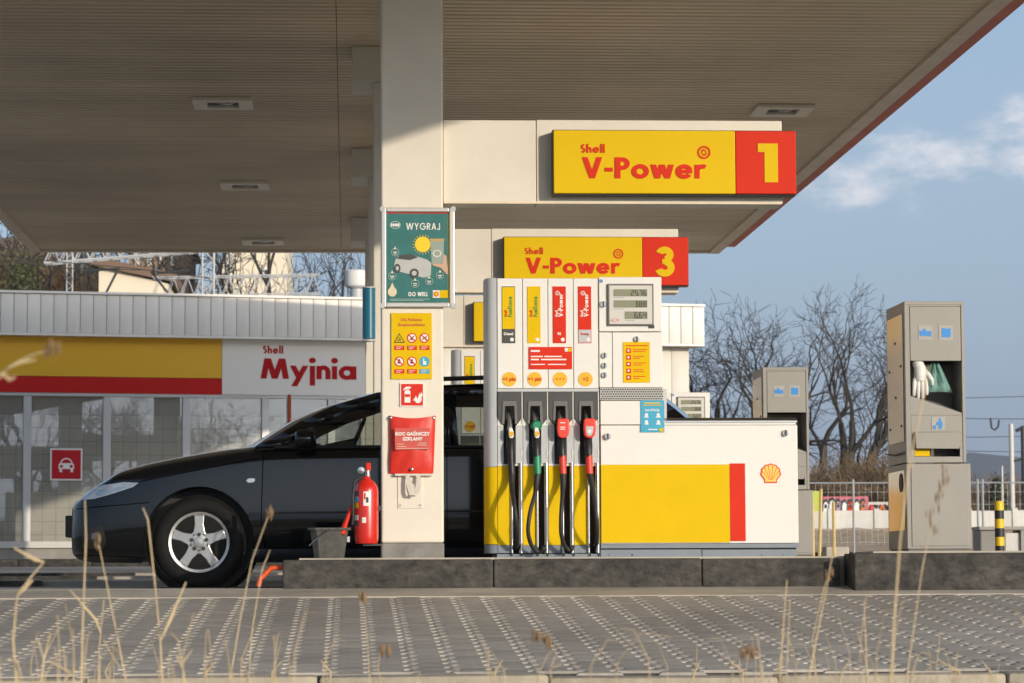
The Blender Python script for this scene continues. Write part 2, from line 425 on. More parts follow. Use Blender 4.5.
CABD = mat('cabinet_inner', (0.17, 0.155, 0.135), 0.45)
CABS = mat('cabinet_side_steel', (0.50, 0.42, 0.32), 0.16, metal=0.9, var=0.06, vscale=3)

# ------------------------------------------------------------------ the setting: ground, paving, kerbs
def hill_left(x, y):
    return 0.0
def ground_h(x, y):
    n = mnoise.noise(Vector((x*0.35, y*0.35, 2.0)))
    if y < 12.6: return -0.47 + 0.05*n
    if y < 42: return -0.45 if y < 18 else -0.12
    r = min(1.0, max(0.0, (x - 1.0)/4.0))
    t = min(1.0, max(0.0, (y - 57.5)/3.0))
    base = 0.18*(1-r) + (0.05 + 0.95*t)*r
    return base + (0.12*n if y > 70 else 0.02*n)
gx = [-3000,-800,-200,-80,-40,-20] + [-10 + i for i in range(0, 36)] + [35,50,80,200,800,3000]
gy = [-1500,-400,-120,-50,-20,-8] + [-2 + 0.8*i for i in range(0, 18)] + [12.59, 12.61, 17.9, 18.1, 30, 41.9, 42.1] + [43 + 2*i for i in range(0, 16)] + [80,100,130,180,300,600,1500,4000]
mb = MB(); nxg = len(gx)
mb.v = [(x, y, ground_h(x, y)) for y in gy for x in gx]
mb.f = [(j*nxg+i, j*nxg+i+1, (j+1)*nxg+i+1, (j+1)*nxg+i) for j in range(len(gy)-1) for i in range(nxg-1)]
GROUND = mat('dry_earth_and_grass', (0.25, 0.20, 0.115), 0.95, var=0.45, vscale=1.4, bump=0.5, bscale=25, var2=(0.13, 0.125, 0.06))
tag(mb.build('ground', GROUND), kind='structure')

SLOPE, Y_TOP, Z_TOP = 0.060, 17.78, -0.053
def pave_z(y): return Z_TOP + SLOPE*(y - Y_TOP)
Y_FRONT = 12.86
mb = MB()
mb.prismx([(Y_FRONT, pave_z(Y_FRONT)-0.012), (Y_TOP, Z_TOP-0.012), (Y_TOP, Z_TOP-0.2), (Y_FRONT, pave_z(Y_FRONT)-0.2)], -40, 40)
paving = tag(mb.build('paving', SAND), kind='structure')
PW, PL, G = 0.183, 0.2, 0.011
def paver_outline(w1, w2, hl):
    r = [(w1, -hl), (w1, -0.056), (w2, -0.034), (w2, 0.034), (w1, 0.056), (w1, hl)]
    return r + [(-x, y) for x, y in reversed(r)]
def paver_mb(jz=0.0):
    m_ = MB(); a = 0.013
    o1 = paver_outline(PW/2+0.022-G/2, PW/2-0.022-G/2, PL/2-0.0004)
    o0 = paver_outline(PW/2+0.022-G/2-a, PW/2-0.022-G/2-a, PL/2-0.0012)
    n = len(o1)
    m_.v = [(x, y, 0.0) for x, y in o0] + [(x, y, -0.013) for x, y in o1] + [(x, y, -0.03) for x, y in o1]
    m_.f = [tuple(range(n))] + [(i, n+i, n+(i+1)%n, (i+1)%n) for i in range(n)] + [(n+i, 2*n+i, 2*n+(i+1)%n, n+(i+1)%n) for i in range(n)]
    m_.f = [tuple(reversed(f)) if k > 0 else f for k, f in enumerate(m_.f)]
    return m_
pme = paver_mb().mesh('paver'); pme.materials.append(PAVE)
porg = ORG[paving.name]; tilt = Matrix.Rotation(math.atan(SLOPE), 4, 'X')
rest = MB(); slots = []
ncol = 60
for c in range(-26, 36):
    for r_ in range(0, 27):
        x = 0.012 + c*PW; y = Y_FRONT + 0.07 + r_*PL + (0.1 if c % 2 else 0.0)
        if y > Y_TOP - 0.05: continue
        px = VPX + x*FPX/y
        slots.append((0 if -25 < px < 1050 else 1, y, x))
slots.sort()
base_m = paver_mb()
for k, (out, y, x) in enumerate(slots):
    dz = random.uniform(-0.0004, 0.0004)
    M4 = Matrix.Translation((x, y, pave_z(y) + dz)) @ tilt @ Matrix.Rotation(random.uniform(-.012, .012), 4, 'Z') 
    if k < 300:
        o = bpy.data.objects.new('paver', pme); COL.objects.link(o); o.parent = paving
        o.matrix_local = Matrix.Translation(-porg) @ M4
    else:
        rest.add([M4 @ Vector(v) for v in base_m.v], base_m.f)
tag(rest.build('paver_field', PAVE, paving), kind='stuff')
# plain edging stones along the verge
edging = tag(pbox('edging_bed', SAND, None, -40, 40, 12.5, 12.86, -0.75, pave_z(12.7)-0.06), kind='structure')
EDG = mat('edging_stone', (0.42, 0.36, 0.27), 0.9, var=0.3, vscale=6, bump=0.4, bscale=70, rand=0.08)
eme = MB().box(-0.495, 0.495, -0.13, 0.13, -0.3, 0).mesh('edging_stone', bevel=0.015, smooth=40); eme.materials.append(EDG)
for i in range(-5, 9):
    o = bpy.data.objects.new('edging_stone', eme); COL.objects.link(o); o.parent = edging
    o.location = Vector((0.37 + i*1.0, 12.715, pave_z(12.7) + random.uniform(-.006, .010))) - ORG[edging.name]
    o.rotation_euler = (random.uniform(-.01, .01), random.uniform(-.006, .006), random.uniform(-.006, .006))

mb = MB(); mb.prismx([(Y_TOP+0.003, -0.048), (18.22, -0.002), (18.22, -0.3), (Y_TOP+0.003, -0.3)], -40, 40)
tag(mb.build('gutter', GUTTER), kind='structure')
mb = MB(); mb.prismx([(18.223, 0.0), (23.0, 0.0), (23.0, 0.04), (28.0, 0.045), (28.0, 0.072), (33.0, 0.078), (33.0, 0.105), (40.0, 0.2), (42.0, 0.2), (42.0, -0.4), (18.223, -0.4)], -40, 24)
tag(mb.build('forecourt', CONC), kind='structure')
# low kerbs crossing the lanes on the left
for (yk, z0, z1) in ((23.0, 0.0, 0.042), (28.0, 0.04, 0.074), (33.0, 0.075, 0.107)):
    tag(pbox('lane_kerb', KERB, None, -30, -2.4, yk-0.09, yk+0.03, z0-0.1, z1+0.006, bevel=0.008), kind='structure')
walk = tag(pbox('pavement', CONC, None, -30, 8, 40.12, 44.5, -0.2, 0.30), kind='structure')
kme = MB().box(-0.496, 0.496, -0.06, 0.06, -0.4, 0).mesh('kerbstone', bevel=0.012, smooth=40); kme.materials.append(KERB)
for i in range(-8, 3):
    o = bpy.data.objects.new('kerbstone', kme); COL.objects.link(o); o.parent = walk
    o.location = Vector((i*1.0, 40.06, 0.307)) - ORG[walk.name]

# pump islands with their kerbstones
KY = 18.22
def make_island(dy):
    xs0 = PX(283, KY) ; core_r = 9.0
    isl = tag(pbox('pump_island', GUTTER, None, xs0+0.1, core_r, KY+0.13+dy, KY+1.35+dy, -0.1, 0.189), kind='structure')
    segs = [(283, 492.4), (493.2, 700), (700.8, 838)]
    for a, b in segs:
        x0, x1 = PX(a, KY), PX(b, KY)
        pbox('kerbstone', KERB, isl, x0, x1, KY+dy, KY+0.128+dy, -0.05, 0.178 + random.uniform(-.002, .002), bevel=0.012)
    pbox('kerbstone', KERB, isl, xs0, xs0+0.12, KY+0.131+dy, KY+1.35+dy, -0.05, 0.177, bevel=0.012)
    for a, b in ((852, 1052), (1052.8, 1250)):
        x0, x1 = PX(a, 17.98), PX(b, 17.98)
        pbox('kerbstone', KERB, isl, x0, x1, 17.98+dy, 18.15+dy, -0.05, 0.205, bevel=0.012)
    pbox('kerbstone', KERB, isl, PX(852, 17.98), PX(852, 17.98)+0.15, 18.151+dy, KY+0.15+dy, -0.05, 0.204, bevel=0.012)
    pbox('island_slab', GUTTER, isl, PX(852, 17.98)+0.151, core_r+0.1, 18.151+dy, KY+0.6+dy, -0.05, 0.217)
    return isl
DY = 5.97
for k in range(3): make_island(k*DY)

# ------------------------------------------------------------------ canopy
ZC, CX0, CX1, CYF, CYB = 4.58, -4.25, 5.05, 10.6, 40.2
canopy = thing('canopy', (0.4, 27.7, ZC), 'broad flat station canopy with brown ribbed ceiling over the pumps', 'canopy')
pbox('ceiling_backing', CEILB, canopy, CX0+0.02, CX1-0.02, CYF+0.02, CYB-0.02, ZC+0.03, ZC+0.06)
PITCHC = 0.15
def strip_mesh(x0, x1):
    m_ = MB(); w = PITCHC - 0.036
    prof = [(-w/2, 0.028), (-w/2, 0.012), (-w/2+0.016, 0.0), (w/2-0.016, 0.0), (w/2, 0.012), (w/2, 0.028)]
    m_.prismx(prof, x0, x1)
    return m_
SEAM = -0.1
sl = strip_mesh(CX0, SEAM-0.003); sr = strip_mesh(SEAM+0.003, CX1)
ml, mr_ = sl.mesh('ceiling_strip'), sr.mesh('ceiling_strip')
for m_ in (ml, mr_): m_.materials.append(CEIL)
near = MB(); ny = int((CYB - CYF)/PITCHC)
for i in range(ny):
    y = CYB - PITCHC*(i + 0.5)
    if y > 22.3:
        for m_ in (ml, mr_):
            o = bpy.data.objects.new('ceiling_strip', m_); COL.objects.link(o); o.parent = canopy
            o.location = Vector((0, y, ZC + random.uniform(-.001, .001))) - ORG[canopy.name]
    else:
        for q in (sl, sr): near.add([(v[0], v[1]+y, v[2]+ZC) for v in q.v], q.f)
tag(near.build('ceiling_strip_field', CEIL, canopy), kind='stuff')
TRIM = mat('canopy_trim', (0.78, 0.66, 0.50), 0.45, var=0.12, vscale=3)
REDF = mat('fascia_red', (0.62, 0.12, 0.05), 0.45, var=0.15, vscale=2)
pbox('edge_trim', TRIM, canopy, CX1+0.002, CX1+0.15, CYF, CYB, ZC-0.03, ZC+0.05)
pbox('edge_trim', TRIM, canopy, CX0-0.14, CX0-0.002, CYF, CYB, ZC-0.03, ZC+0.05)
pbox('edge_trim', TRIM, canopy, CX0-0.14, CX1+0.15, CYB+0.002, CYB+0.12, ZC-0.03, ZC+0.05)
pbox('edge_trim', TRIM, canopy, CX0-0.14, CX1+0.15, CYF-0.12, CYF-0.002, ZC-0.03, ZC+0.05)
pbox('fascia_strip', REDF, canopy, CX1+0.165, CX1+0.28, CYF-0.1, CYB-0.6, ZC-0.015, ZC+0.28)
pbox('fascia', SIGNY, canopy, CX1+0.17, CX1+0.275, CYF-0.1, CYB-0.6, ZC+0.282, ZC+1.1)
pbox('roof_deck', CREAM, canopy, CX0-0.13, CX1+0.155, CYF-0.11, CYB+0.11, ZC+0.07, ZC+1.05)

def make_light(cx, cy, label):
    t = thing('ceiling_light', (cx, cy, ZC-0.02), label, 'ceiling light', 'square lights recessed in the canopy ceiling')
    a = 0.28; m_ = MB()
    for (x0, x1, y0, y1) in ((-a, a, -a, -0.16), (-a, a, 0.16, a), (-a, -0.15, -0.158, 0.158), (0.15, a, -0.158, 0.158)):
        m_.box(cx+x0, cx+x1, cy+y0, cy+y1, ZC-0.035, ZC-0.004)
    m_.build('frame', mat('light_frame', (0.86, 0.78, 0.66), 0.5), t)
    pbox('housing', CHAR, t, cx-0.149, cx+0.149, cy-0.157, cy+0.157, ZC-0.012, ZC-0.003)
    MB().lathe([(0.0, -0.004), (0.05, -0.004), (0.07, 0.006), (0.07, 0.008)], (cx+0.03, cy+0.02, ZC-0.021)).build('lamp_glass', mat('dull_lens', (0.35, 0.33, 0.3), 0.15), t, smooth=40)
for i, (px, py, lab) in enumerate(((223, 99.5, 'square ceiling light of the left row nearest the camera'), (245, 183, 'square ceiling light in the middle of the left row'),
                                   (263, 240, 'square ceiling light of the left row, farthest back by the canopy edge'), (782, 104, 'square ceiling light at the right above the number one sign'))):
    Y = (ZC - CAMZ)*FPX/(HORY - py); p = P(px, py, Y); make_light(p.x, Y, lab)

# ------------------------------------------------------------------ columns
COLX0, COLX1, CFY = PX(381.4, 18.55), PX(443.6, 18.55), 18.55
def make_column(dy, label):
    cx = (COLX0+COLX1)/2; hw = (COLX1-COLX0)/2; y0, y1 = CFY+dy, CFY+0.39+dy
    t = thing('support_column', (cx, (y0+y1)/2, 0.172), label, 'column', 'columns holding up the canopy')
    zb = PZ(543, CFY, 412)
    pbox('shaft', CREAM, t, COLX0, COLX1, y0, y1, zb+0.001, ZC-0.31, bevel=0.012)
    pbox('base', mat('column_base_grey', (0.23, 0.22, 0.205), 0.7, var=0.3, vscale=9, bump=0.1), t, COLX0-0.002, COLX1+0.002, y0-0.003, y1+0.003, 0.172, zb, bevel=0.01)
    pbox('capital', CREAM, t, cx-0.38, cx+0.38, y0-0.02, y1+0.3, ZC-0.308, ZC-0.002, bevel=0.008)
    return t
col1 = make_column(0, 'nearest cream canopy column carrying the green poster and red pouch')
# access plate with screws on the first column
pbox('access_plate', CREAM, col1, PX(397.5, CFY), PX(422.5, CFY), CFY-0.006, CFY+0.002, PZ(508, CFY), PZ(466, CFY), bevel=0.002)
for sx in (400, 420):
    MB().disc(PX(sx, CFY), PZ(505, CFY), 0.008, CFY-0.010, CFY-0.0055, 8).build('screw', STEEL, col1)
make_column(DY, 'second cream canopy column, mostly hidden behind the nearest one')
make_column(2*DY, 'third cream canopy column in line behind the second')
make_column(3*DY, 'rearmost cream canopy column near the back edge of the canopy')

# ------------------------------------------------------------------ pump number signs on their beams
def sunburst(mb, cx, cz, r, yf):
    mb.ring(cx, cz, r*0.74, r, yf, yf+0.004, n=20)
    n = 12
    for i in range(n):
        a = 2*math.pi*i/n; d = 0.13
        mb.prism([(cx+r*.25*math.cos(a-d*2), cz+r*.25*math.sin(a-d*2)), (cx+r*.66*math.cos(a), cz+r*.66*math.sin(a)), (cx+r*.25*math.cos(a+d*2), cz+r*.25*math.sin(a+d*2))], yf-0.0005*(i%2), yf+0.004)
def make_sign(dy, num, label):
    Y0 = 18.62; X = lambda p: PX(p, Y0); Z = lambda p: PZ(p, Y0, 600)
    YS = 18.48; XS = lambda p: PX(p, YS); ZS = lambda p: PZ(p, YS, 660)
    t = thing('pump_number_sign', (COLX1+0.004, Y0+dy, Z(203)), label, 'sign', 'pump number signs hanging under the canopy')
    o = Vector((0, dy, 0))
    def bx(name, m, x0, x1, y0, y1, z0, z1, **k): return pbox(name, m, t, x0, x1, y0+dy, y1+dy, z0, z1, **k)
    bx('beam_panel', CREAM, COLX1+0.004, X(537.2), Y0+0.004, Y0+0.26, Z(203), Z(120.5), bevel=0.006)
    bx('beam_panel', CREAM, X(537.8), X(785), Y0, Y0+0.26, Z(203.5), Z(120), bevel=0.006)
    bx('beam_lip', TRIM, COLX1+0.006, X(784), Y0-0.012, Y0-0.001, Z(204), Z(201.8))
    lb = bx('sign_box', SIGNY, XS(555), XS(738)-0.001, YS, Y0-0.002, ZS(193.5), ZS(130.5), bevel=0.005)
    bx('sign_frame', CHAR, XS(554), XS(799.5), YS+0.02, Y0-0.004, ZS(194.5), ZS(129.6), bevel=0.003)
    rb = bx('number_box', SIGNR, XS(738)+0.001, XS(799), YS, Y0-0.002, ZS(193.5), ZS(130.5), bevel=0.005)
    yf = YS - 0.004 + dy
    m_ = MB(); h = ZS(0) - ZS(21)
    stroke_text(m_, 'V-Power', XS(583), ZS(178.4), h*0.985, yf, t=0.205, track=0.06, xs=1.2)
    m_.build('lettering', SIGNR, lb)
    m_ = MB(); stroke_text(m_, 'Shell', XS(582.3), ZS(153), (ZS(0)-ZS(8.4)), yf, t=0.19, track=0.1, xs=1.12); m_.build('lettering', SIGNR, lb)
    m_ = MB(); sunburst(m_, XS(706.3), ZS(152.3), 0.043, yf); m_.build('emblem', SIGNR, lb)
    m_ = MB()
    hx = ZS(0) - ZS(38.5)
    stroke_text(m_, num, XS(760.5) if num == '1' else XS(756), ZS(182), hx, yf, t=0.22 if num == '1' else 0.20, xs=1.05)
    m_.build('digit', SIGNY, rb)
    return t
make_sign(0, '1', 'large yellow and red fuel sign with number 1')
make_sign(DY, '3', 'middle yellow and red fuel sign with number 3')
make_sign(2*DY, '5', 'rearmost yellow fuel sign mostly hidden behind the white pump')

# ------------------------------------------------------------------ fuel dispenser
def scallop(cx, cz, r, k=1.0):
    """outline of a scallop shell: fan with lobed rim and a small flat foot"""
    pts = []
    n = 7
    for i in range(n):
        a0 = math.radians(200 - 220*i/n); a1 = math.radians(200 - 220*(i+1)/n)
        for j in range(5):
            a = a0 + (a1-a0)*j/5; b = math.sin(math.pi*j/5)
            rr = r*(0.93 + 0.07*b)
            pts.append((cx + rr*math.cos(a)*k, cz + rr*math.sin(a)*0.95*k))
    a = math.radians(-20); pts.append((cx + r*.93*math.cos(a)*k, cz + r*.93*math.sin(a)*.95*k))
    pts += [(cx+.62*r*k, cz-.62*r*k), (cx+.60*r*k, cz-.92*r*k), (cx-.60*r*k, cz-.92*r*k), (cx-.62*r*k, cz-.62*r*k)]
    return pts
def add_pecten(parent, cx, cz, r, yf):
    p = MB().prism(scallop(cx, cz, r), yf, yf+0.003).build('emblem', REDPL, parent)
    MB().prism(scallop(cx, cz, r, 0.86), yf-0.0012, yf+0.001).build('emblem_fill', mat('emblem_yellow', (0.85, 0.58, 0.10), 0.4), p)
    m_ = MB()
    for i in range(6):
        a = math.radians(180 - 180*(i+0.5)/6 - 0); b = math.radians(90 + (180*(0.5-(i+0.5)/6)))
        x0, z0 = cx + .14*r*math.cos(b), cz - .62*r; x1, z1 = cx + .80*r*math.cos(b)*1.02, cz + .80*r*math.sin(b)*.95
        d = 0.035*r
        m_.prism([(x0-d*.5, z0), (x0+d*.5, z0), (x1+d, z1), (x1-d, z1)], yf-0.0022-0.0001*i, yf)
    m_.build('emblem_ribs', REDPL, p)
SEG = {'0':'abcdef','1':'bc','2':'abged','3':'abgcd','4':'fgbc','5':'afgcd','6':'afgedc','7':'abc','8':'abcdefg','9':'abcdfg'}
def seven_seg(mb, txt, xr, zb, h, yf):
    w = h*0.52; t = h*0.12; x = xr
    for ch in reversed(txt):
        if ch == '.':
            mb.prism([(x-t*.3, zb), (x+t*.8, zb), (x+t*.8, zb+t*1.1), (x-t*.3, zb+t*1.1)], yf, yf+0.002); continue
        x -= w
        R = {'a':(x+t,zb+h-t,x+w-t,zb+h),'g':(x+t,zb+h/2-t/2,x+w-t,zb+h/2+t/2),'d':(x+t,zb,x+w-t,zb+t),
             'f':(x,zb+h/2,x+t,zb+h-t*.3),'b':(x+w-t,zb+h/2,x+w,zb+h-t*.3),'e':(x,zb+t*.3,x+t,zb+h/2),'c':(x+w-t,zb+t*.3,x+w,zb+h/2)}
        for k_, c in enumerate(SEG[ch]):
            x0, z0, x1, z1 = R[c]; y_ = yf - 0.0002*(k_ % 3)
            mb.prism([(x0,z0),(x1,z0),(x1,z1),(x0,z1)], y_, yf+0.002)
        x -= h*0.22

YD = 18.42                                   # front plane of the dispenser
def X(p): return PX(p, YD)
def Z(p, px=560): return PZ(p, YD, px)
disp = thing('fuel_dispenser', (X(497), YD+0.3, 0.178), 'nearest white yellow and red fuel dispenser with four nozzles', 'fuel dispenser', 'fuel dispensers on the pump islands')
def D(name, m, x0, x1, y0, y1, zt, zb, parent=None, **k):   # pixel box on the dispenser, y relative to YD
    return pbox(name, m, parent or disp, X(x0), X(x1), YD+y0, YD+y1, Z(zb, (x0+x1)/2), Z(zt, (x0+x1)/2), **k)
ZB = 0.19
# hose column body: back, side pillars
D('body', WHITE, 497.5, 662, 0.32, 0.62, 279, 418)
pbox('body', BLACK, disp, X(498), X(598.5), YD+0.16, YD+0.62, ZB+0.03, Z(418.2))
def pillar(xa, xb, name='side_pillar'):
    for (m_, zt, zb) in ((PALEGREY, 278, 466.5), (YELLOW, 467, 544), (GREYP, 544.5, 553)):
        q = MB(); w = X(xb)-X(xa); x0 = X(xa)
        prof = [(x0, YD+0.24), (x0, YD+0.10), (x0+w*.08, YD+0.05), (x0+w*.28, YD+0.015), (x0+w*.6, YD+0.002), (x0+w, YD+0.001), (x0+w, YD+0.24)]
        n = len(prof); za, zb_ = Z(zb), Z(zt)
        q.v = [(a, b, za) for a, b in prof] + [(a, b, zb_) for a, b in prof]
        q.f = [(i, (i+1)%n, n+(i+1)%n, n+i) for i in range(n)] + [tuple(reversed(range(n))), tuple(range(n, 2*n))]
        q.build(name, m_, disp, smooth=40)
pillar(485.3, 497.0)
# four upper panels with grade labels
bx0 = [497.4 + 25.45*i for i in range(5)]
labels = [(YELLOW, CHAR, 'FuelSave', FSGREEN), (YELLOW, YELLOW, 'FuelSave', FSGREEN), (SIGNR, SIGNR, 'V-Power', LABELW), (SIGNR, PALEGREY, 'V-Power', LABELW)]
for i in range(4):
    xa, xb = bx0[i], bx0[i+1]
    pn = D('upper_panel', WHITE, xa+0.25, xb-0.25, 0.0, 0.3, 278.3, 388.4, bevel=0.004)
    lx0, lx1 = xa+5.3, xa+17.6
    top, bot, txt, tm = labels[i]
    y0 = -0.005
    pl = D('grade_label', CHAR if i == 0 else top, lx0-0.5, lx1+0.5, -0.003, 0.002, 286.4, 343.2, pn)
    D('grade_field', top, lx0, lx1, y0, 0.0, 287.2, 329, pn)
    D('grade_field', bot, lx0, lx1, y0, 0.0, 329.8, 342.6, pn)
    m_ = MB(); h = (Z(0)-Z(4.3))
    stroke_text(m_, txt, X(lx0+9.8), Z(317), h*(0.95 if txt == 'FuelSave' else 1.08), YD+y0-0.002, t=0.19, track=0.06, rot=True); m_.build('lettering', tm, pn)
    m_ = MB(); stroke_text(m_, 'Shell', X(lx0+4.6), Z(317), h*0.62, YD+y0-0.002, t=0.19, track=0.07, rot=True); m_.build('lettering', SIGNR if i < 2 else LABELW, pn)
    MB().disc(X(lx1-2.8), Z(339.6), 0.0125, YD+y0-0.002, YD, 14).build('grade_disc', LABELW, pn)
    if i > 1:
        m_ = MB(); sunburst(m_, X(lx0+4.4), Z(293.2), 0.014, YD+y0-0.002); m_.build('emblem', LABELW, pn)
    if i == 0: print_text(pn, LABELW, 'Diesel', X(lx0+6), Z(334), 0.024, YD+y0-0.002, bold=0.0008)
    if i == 2: print_text(pn, LABELW, '95', X(lx0+6), Z(334), 0.024, YD+y0-0.002, bold=0.0008)
    if i == 3: print_text(pn, SIGNR, 'Racing', X(lx0+6), Z(334), 0.02, YD+y0-0.002, bold=0.0004)
    dc = MB().disc(X(xa+11.9), Z(379.2), 0.046, YD-0.004, YD, 28).build('round_sticker', mat('sticker_amber', (0.80, 0.44, 0.01), 0.4), pn)
    ORG[dc.name] = ORG[disp.name]
    if i < 2: print_text(pn, SIGNR, '+1 pkt', X(xa+11.9), Z(379.2), 0.032, YD-0.0065, bold=0.0008)
    else: print_text(pn, SIGNR, '+2' if i == 3 else '\u2022 \u2022 \u2022', X(xa+11.9), Z(379.2), 0.035, YD-0.0065, bold=0.0006)
pr = D('promotion_sign', SIGNR, 529, 572.3, -0.007, -0.001, 347, 369.2)
D('corner_mark', YELLOW, 568.4, 572.0, -0.009, -0.006, 348, 351.6, pr)
D('corner_mark', LABELW, 565.0, 568.2, -0.009, -0.006, 348, 351.6, pr)
for (a, b, t_, h_) in ((531, 540, 350.2, 1.8), (531, 543, 356, 1.2), (544.5, 562, 356, 1.2), (531, 539, 358.9, 1.4), (541, 566.5, 358.9, 1.4), (531, 545, 364, 1.0), (548, 566, 364, 1.0)):
    D('print_line', LABELW, a, b, -0.009, -0.006, t_, t_+h_, pr)
D('rail', PALEGREY, 497.3, 599, -0.004, 0.3, 388.8, 391.6)
# nozzle bays
for i in range(4):
    xa, xb = bx0[i], bx0[i+1]; c = (xa+xb)/2 - 0.8
    def q(x, z): return (X(x), Z(z))
    # dark hood with chamfered lower corners, cut open for the recess
    L_, R_ = xa+0.4, xb-1.4
    wl, wr = c-4.6, c+4.9                                # recess opening in pixels
    hood = MB()
    hood.prism([q(L_, 392), q(R_, 392), q(R_, 401), q(L_, 401)], YD-0.012, YD+0.05)
    hood.prism([q(L_, 401), q(wl-2.0, 401), q(wl-3.0, 424), q(L_+4, 423.5), q(L_, 417)], YD-0.0118, YD+0.05)
    hood.prism([q(R_, 401), q(wr+2.0, 401), q(wr+3.0, 424), q(R_-4, 423.5), q(R_, 417)], YD-0.0118, YD+0.05)
    hood.build('bay_hood', CHAR, disp)
    fr = MB()
    fr.prism([q(wl-2, 401.2), q(wr+2, 401.2), q(wr, 406), q(wl, 406)], YD-0.018, YD+0.06)
    fr.prism([q(wl-2, 401.2), q(wl, 406), q(wl-0.6, 424), q(wl-3, 424)], YD-0.0178, YD+0.06)
    fr.prism([q(wr+2, 401.2), q(wr, 406), q(wr+0.6, 424), q(wr+3, 424)], YD-0.0178, YD+0.06)
    fr.build('bay_frame', MIDGREY, disp)
    # lower shield either side of the slot, pale with a white shoulder
    sh = MB(); sh2 = MB()
    sh.prism([q(xa+0.2, 426), q(wl-1.4, 426), q(wl-1.4, 465.4), q(xa+0.2, 465.4)], YD+0.004, YD+0.1)
    sh2.prism([q(wr+1.4, 426), q(xb-0.2, 426), q(xb-0.2, 465.4), q(wr+1.4, 465.4)], YD+0.004, YD+0.1)
    sh.build('bay_shield', PALEGREY, disp); sh2.build('bay_shield', PALEGREY, disp)
    wd = MB(); wd2 = MB()
    wd.prism([q(xa+0.2, 417), q(L_+4, 424), q(wl-1.4, 425.7), q(xa+0.2, 425.7)], YD+0.001, YD+0.1)
    wd2.prism([q(xb-0.2, 417), q(R_-4, 424), q(wr+1.4, 425.7), q(xb-0.2, 425.7)], YD+0.001, YD+0.1)
    wd.build('bay_shoulder', WHITE, disp); wd2.build('bay_shoulder', WHITE, disp)
    D('bay_divider', WHITE, xb-1.2, xb-0.3, -0.006, 0.1, 392, 424)
    MB().prism([q(xb-2.6, 449), q(xb-0.2, 453), q(xb-2.6, 457), q(xb-1.5, 453)], YD-0.0005, YD+0.01).build('tick_mark', WHITE, disp)
    # yellow apron with the hose slot
    s0, s1 = xa+13.6, xa+24.6
    D('apron', YELLOW, xa+0.15, s0, 0.002, 0.12, 466, 545)
    if s1 < xb: D('apron', YELLOW, s1, xb+0.1, 0.002, 0.12, 466, 545)
    D('apron_foot', GREYP, xa+0.15, s0, 0.003, 0.12, 545.3, 553)
    if s1 < xb: D('apron_foot', GREYP, s1, xb+0.1, 0.003, 0.12, 545.3, 553)
    D('apron_lip', WHITE, xa+0.15, xb, -0.004, 0.1, 464.2, 465.8)
    for xr, rr in ((s0+0.4, 0.009), (s1-1.6, 0.0145)):
        MB().tube([(X(xr), YD-0.008, Z(553)), (X(xr), YD-0.008, Z(463))], rr, 10).build('guide_rod', CHROME, disp, smooth=50)
# base plinth
D('plinth', GREYP, 496.5, 795, 0.012, 0.6, 553.5, 563)
for bxp in (511, 521, 537, 547, 563, 573, 589, 598, 608, 631, 760, 781):
    MB().disc(X(bxp), Z(555, bxp), 0.008, YD+0.004, YD+0.014, 8).build('bolt', BLACK, disp)
# display head
hd = D('display_head', WHITE, 599.4, 662.2, -0.012, 0.3, 277.2, 331.6, bevel=0.004)
D('head_panel', WHITE, 599.4, 612.2, -0.010, 0.3, 332.4, 387.6, bevel=0.003)
hp = D('head_panel', WHITE, 612.8, 662.6, -0.010, 0.3, 332.4, 387.6, bevel=0.003)
bz = D('bezel', MIDGREY, 608, 654, -0.03, -0.013, 284.2, 326.0, hd, bevel=0.003)
fc = D('display_face', mat('display_face', (0.62, 0.60, 0.55), 0.25), 609.6, 652.4, -0.033, -0.028, 286, 324.4, hd)
for (x0, x1, zt, zb, tx) in ((614, 647.5, 289.8, 296.8, '25.76'), (614, 647.5, 300.8, 308, '3.88'), (625, 647.5, 312, 319.4, '6.64')):
    lc = D('lcd_window', LCD, x0, x1, -0.036, -0.032, zt, zb, hd)
    m_ = MB(); seven_seg(m_, tx, X(x1-0.9), Z(zb-0.7), Z(zt+0.7)-Z(zb-0.7), YD-0.038); m_.build('digits', INK, hd)
    D('print_line', mat('print_grey', (0.3, 0.3, 0.29), 0.5), x0, x0+10, -0.0345, -0.033, zb+1.2, zb+1.7, hd)
m_ = MB(); m_.ring(X(615.2), Z(320.6), 0.019, 0.024, YD-0.036, YD-0.033, n=20, k=0.4); m_.build('oval_mark', REDPL, hd)
D('serial_plate', CHAR, 648.6, 654.8, -0.0135, -0.012, 325.4, 328.6, hd)
MB().disc(X(601.8), Z(281.2), 0.012, YD-0.0135, YD-0.012, 12).build('round_mark', mat('mark_blue', (0.1, 0.25, 0.5), 0.5), hd)
for (kx, kz, kr) in ((603.6, 304.6, .021), (604.5, 355.6, .019), (604.4, 365.8, .019), (604.4, 375.3, .019), (637, 339.4, .019), (607.2, 436.6, .021), (785, 433.2, .021)):
    kb = MB().lathe([(kr, 0.0), (kr, -0.012), (kr*.8, -0.018), (0, -0.018)], (X(kx), YD-0.010 if kx < 640 else YD-0.002, Z(kz, kx)), 'y', 14).build('lock', STEEL, disp, smooth=40)
    MB().box(X(kx)-kr*.25, X(kx)+kr*.25, YD-0.034, YD-0.026, Z(kz, kx)-kr*.8, Z(kz, kx)+kr*.8).build('lock_tab', CHAR, kb)
inf = D('info_panel', YELLOW, 623.2, 650, -0.014, -0.009, 342.2, 382.8, hp)
D('print_line', RED, 626, 648, -0.0165, -0.0135, 345.4, 346.2, hp)
